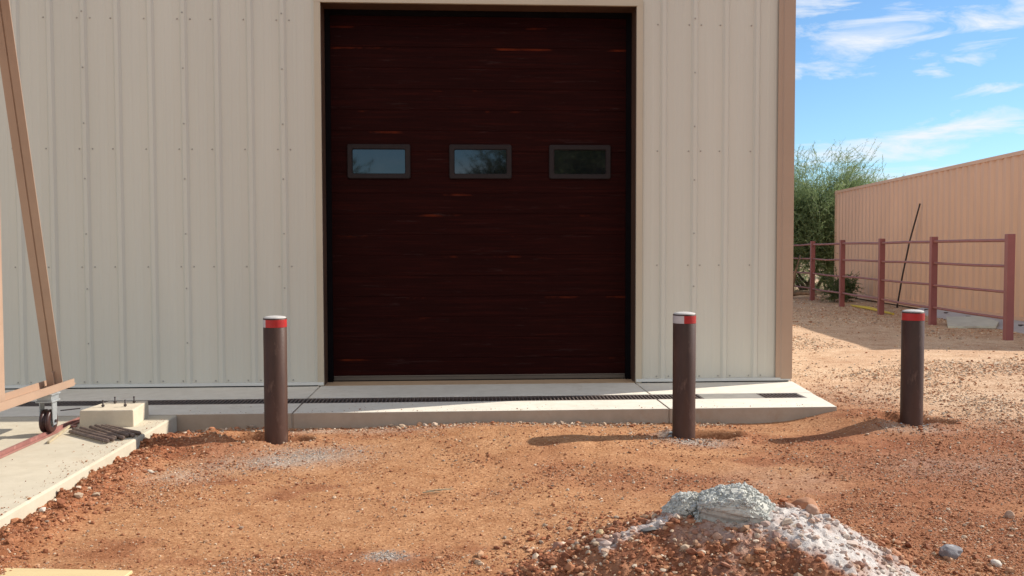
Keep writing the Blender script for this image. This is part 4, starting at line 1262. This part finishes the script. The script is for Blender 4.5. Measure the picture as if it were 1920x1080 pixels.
ya = 20.3
e.tube([(0, 0, 0), (-.1, -1.2, .015), (-.18, -2.6, .0)], .022, 6)
e.tube([(.07, .3, 0), (-.02, -1.0, .03), (-.1, -2.3, .0)], .014, 6)
o = e.build('strap', M_yellow, None, (7.62, 20.4, float(height(7.6, 20)) + .02)); tag(o, 'yellow strap lying on the ground between the fence posts', 'strap')

# ------------------------------------------------------------------ trees
def quads_from(P, D, Lw, Ww, side):
    """P base (n,3), D unit dir, lengths, widths, side unit"""
    a = P - side * Ww[:, None] / 2; b = P + side * Ww[:, None] / 2
    c = P + D * Lw[:, None] + side * Ww[:, None] * 0.2; d = P + D * Lw[:, None] - side * Ww[:, None] * 0.2
    n_ = len(P)
    V = np.stack([a, b, c, d], 1).reshape(-1, 3)
    return V, np.arange(n_ * 4).reshape(n_, 4)
def norm(v): return v / np.maximum(1e-9, np.linalg.norm(v, axis=-1, keepdims=True))
def tree(name, loc, H, Rr, seed, ntw, label, cat, group, leaf, up=0.7, nl=26, tl=0.62, lw=.011, ll=.055, trunks=5, low=0.12, cw=9):
    rs = np.random.default_rng(seed)
    root = empty(name, loc, 0, label, cat, group)
    tb = MB(); tips = []
    def grow(p, d, L, r0, depth):
        pts = [p]; rads = [r0]; q_ = Vector(p); dd = Vector(d)
        k_ = 4
        for i in range(k_):
            dd = (dd + Vector(rs.normal(0, .16, 3)) + Vector((0, 0, .05))).normalized()
            q_ = q_ + dd * L / k_; pts.append(q_.copy()); rads.append(r0 * (1 - .55 * (i + 1) / k_))
            if depth >= 1: tips.append((np.array(q_), np.array(dd), depth))
        tb.tube(pts, rads, 6 if depth < 2 else 4, cap=False)
        if depth < 3:
            for j in range(rs.integers(3, 5)):
                t_ = pts[rs.integers(2, k_ + 1)]
                nd = (dd + Vector(rs.normal(0, .55, 3)) + Vector((0, 0, .15))).normalized()
                grow(t_, nd, L * rs.uniform(.55, .75), rads[-1] * .8, depth + 1)
    for i in range(trunks):
        a = 2 * math.pi * i / trunks + rs.uniform(-.4, .4)
        tilt = rs.uniform(.25, .75) * Rr / H * 1.6
        grow(Vector((rs.normal(0, .12), rs.normal(0, .12), -0.1)), Vector((math.cos(a) * tilt, math.sin(a) * tilt, 1)).normalized(), H * .40, H * .017, 0)
    tb.build('trunk', M_bark, root)
    # foliage: sprays at branch tips and extra clumps
    T = np.array([t_[0] for t_ in tips]); 
    nc = 90
    a = rs.uniform(0, 2 * np.pi, nc); zz_ = rs.uniform(low, 1, nc)
    prof_ = np.sqrt(np.clip(1 - ((zz_ - .48) / .56) ** 2, 0.03, 1))
    rr_ = Rr * prof_ * rs.uniform(.45, 1.0, nc)
    Cn = np.stack([rr_ * np.cos(a), rr_ * np.sin(a), zz_ * H * .93], 1)
    T = T[(T[:, 2] < H * 1.0)]
    base = np.concatenate([T, Cn])
    wgt = rs.uniform(.2, 1, len(base)); wgt /= wgt.sum()
    pick = rs.choice(len(base), ntw, p=wgt)
    P0 = base[pick] + rs.normal(0, Rr * .10, (ntw, 3))
    outd = P0 * np.array([1, 1, 0]); outd = norm(outd)
    hf = np.clip(P0[:, 2:3] / H, 0, 1)
    D0 = norm(outd * rs.uniform(.1, .9, (ntw, 1)) + np.array([0, 0, 1]) * (up * (0.25 + hf)) + rs.normal(0, .42, (ntw, 3)))
    bend = rs.normal(0, .35, (ntw, 3)) + np.array([0, 0, -.25])
    Lt = tl * rs.uniform(.5, 1.3, ntw)
    u = np.linspace(0, 1, nl)[None, :, None]
    PP = P0[:, None] + D0[:, None] * (Lt[:, None, None] * u) + bend[:, None] * (Lt[:, None, None] * u ** 2 * .6)
    TD = norm(D0[:, None] + bend[:, None] * u * 1.2)
    LD = norm(TD * .75 + rs.normal(0, .5, PP.shape))
    P_ = PP.reshape(-1, 3); LD = LD.reshape(-1, 3)
    keep = P_[:, 2] > 0.03
    P_ = P_[keep]; LD = LD[keep]
    side = norm(np.cross(LD, rs.normal(size=LD.shape)))
    n_ = len(P_)
    Vq, Fq = quads_from(P_, LD, ll * rs.uniform(.6, 1.5, n_), lw * rs.uniform(.7, 1.4, n_), side)
    tone = np.repeat(rs.random(ntw), nl)[keep] * .6 + rs.random(n_) * .4
    # twig stems
    V2 = []; sd_ = norm(np.cross(D0, rs.normal(size=D0.shape)))
    st_ = PP[:, ::5]; m_ = st_.shape[1]
    a_ = st_ - sd_[:, None] * .003; b_ = st_ + sd_[:, None] * .003
    Vs = np.stack([a_, b_], 2).reshape(-1, 3)
    base_i = (np.arange(ntw) * m_ * 2)[:, None] + (np.arange(m_ - 1) * 2)[None]
    Fs = np.stack([base_i, base_i + 1, base_i + 3, base_i + 2], 2).reshape(-1, 4)
    V_ = np.concatenate([Vq, Vs]); F_ = np.concatenate([Fq, Fs + len(Vq)])
    c_ = np.concatenate([np.repeat(tone, 4), np.full(len(Vs), .25)])
    npmesh('crown', V_, F_, leaf, np.stack([c_] * 3, 1), root)
    return root
gz_ = lambda x_, y_: float(height(np.array(float(x_)), np.array(float(y_))))
tree('palo_verde_tree', (9.30, 28.6, gz_(8.75, 27.3)), 3.95, 3.0, 11, 23000, 'feathery yellow green desert tree between the building corner and the container', 'tree', None, M_leaf, nl=22, lw=.012, ll=.06, low=0.03)
tree('shrub', (7.95, 22.4, gz_(8.1, 22.6)), 0.70, .32, 12, 260, 'small dark green shrub growing between the two farthest fence posts', 'shrub', None, M_leafdark, tl=.3, trunks=3)
tree('shrub', (10.3, 36.5, gz_(10, 36)), 2.3, 2.2, 13, 1300, 'grey green bush far behind the fence left of the tree', 'shrub', None, M_leafdark, tl=.4)
tree('shrub', (16.0, 42.0, gz_(16, 42)), 2.6, 2.6, 14, 1300, 'distant bush hidden mostly behind the shipping container', 'shrub', None, M_leaf, tl=.4)
# trees behind the viewer, seen mirrored in the door windows
tree('mesquite_tree', (7.2, -16.0, 0.0), 8.6, 4.4, 21, 5200, 'large dark tree seen only as a reflection in the right door window', 'tree', 'trees mirrored in the door windows', M_leafdark, tl=.9, lw=.03, ll=.12)
tree('mesquite_tree', (3.4, -15.0, 0.0), 6.4, 1.9, 22, 2600, 'smaller tree seen only as a reflection in the middle door window', 'tree', 'trees mirrored in the door windows', M_leafdark, tl=.9, lw=.03, ll=.12)
tree('mesquite_tree', (-4.1, -21.0, 0.0), 5.7, 1.3, 23, 900, 'tree top mirrored low in the left door window', 'tree', 'trees mirrored in the door windows', M_leafdark, tl=.7, lw=.03, ll=.10)

# dead wood by the tree
e = MB()
e.tube([(0, 0, 0), (.10, .1, .5), (.28, .1, 1.15)], [.07, .06, .035], 8)
e.tube([(.05, 0.05, .25), (-.2, 0, .8)], [.045, .02], 6)
e.tube([(-.3, .2, .08), (.3, .1, .16), (.75, .2, .12)], [.06, .05, .03], 7)
o = e.build('dead_branch', M_dead, None, (7.25, 23.8, gz_(7.3, 23.8) - .02)); tag(o, 'leaning dead grey brown branches at the building corner beyond the fence', 'dead branch')
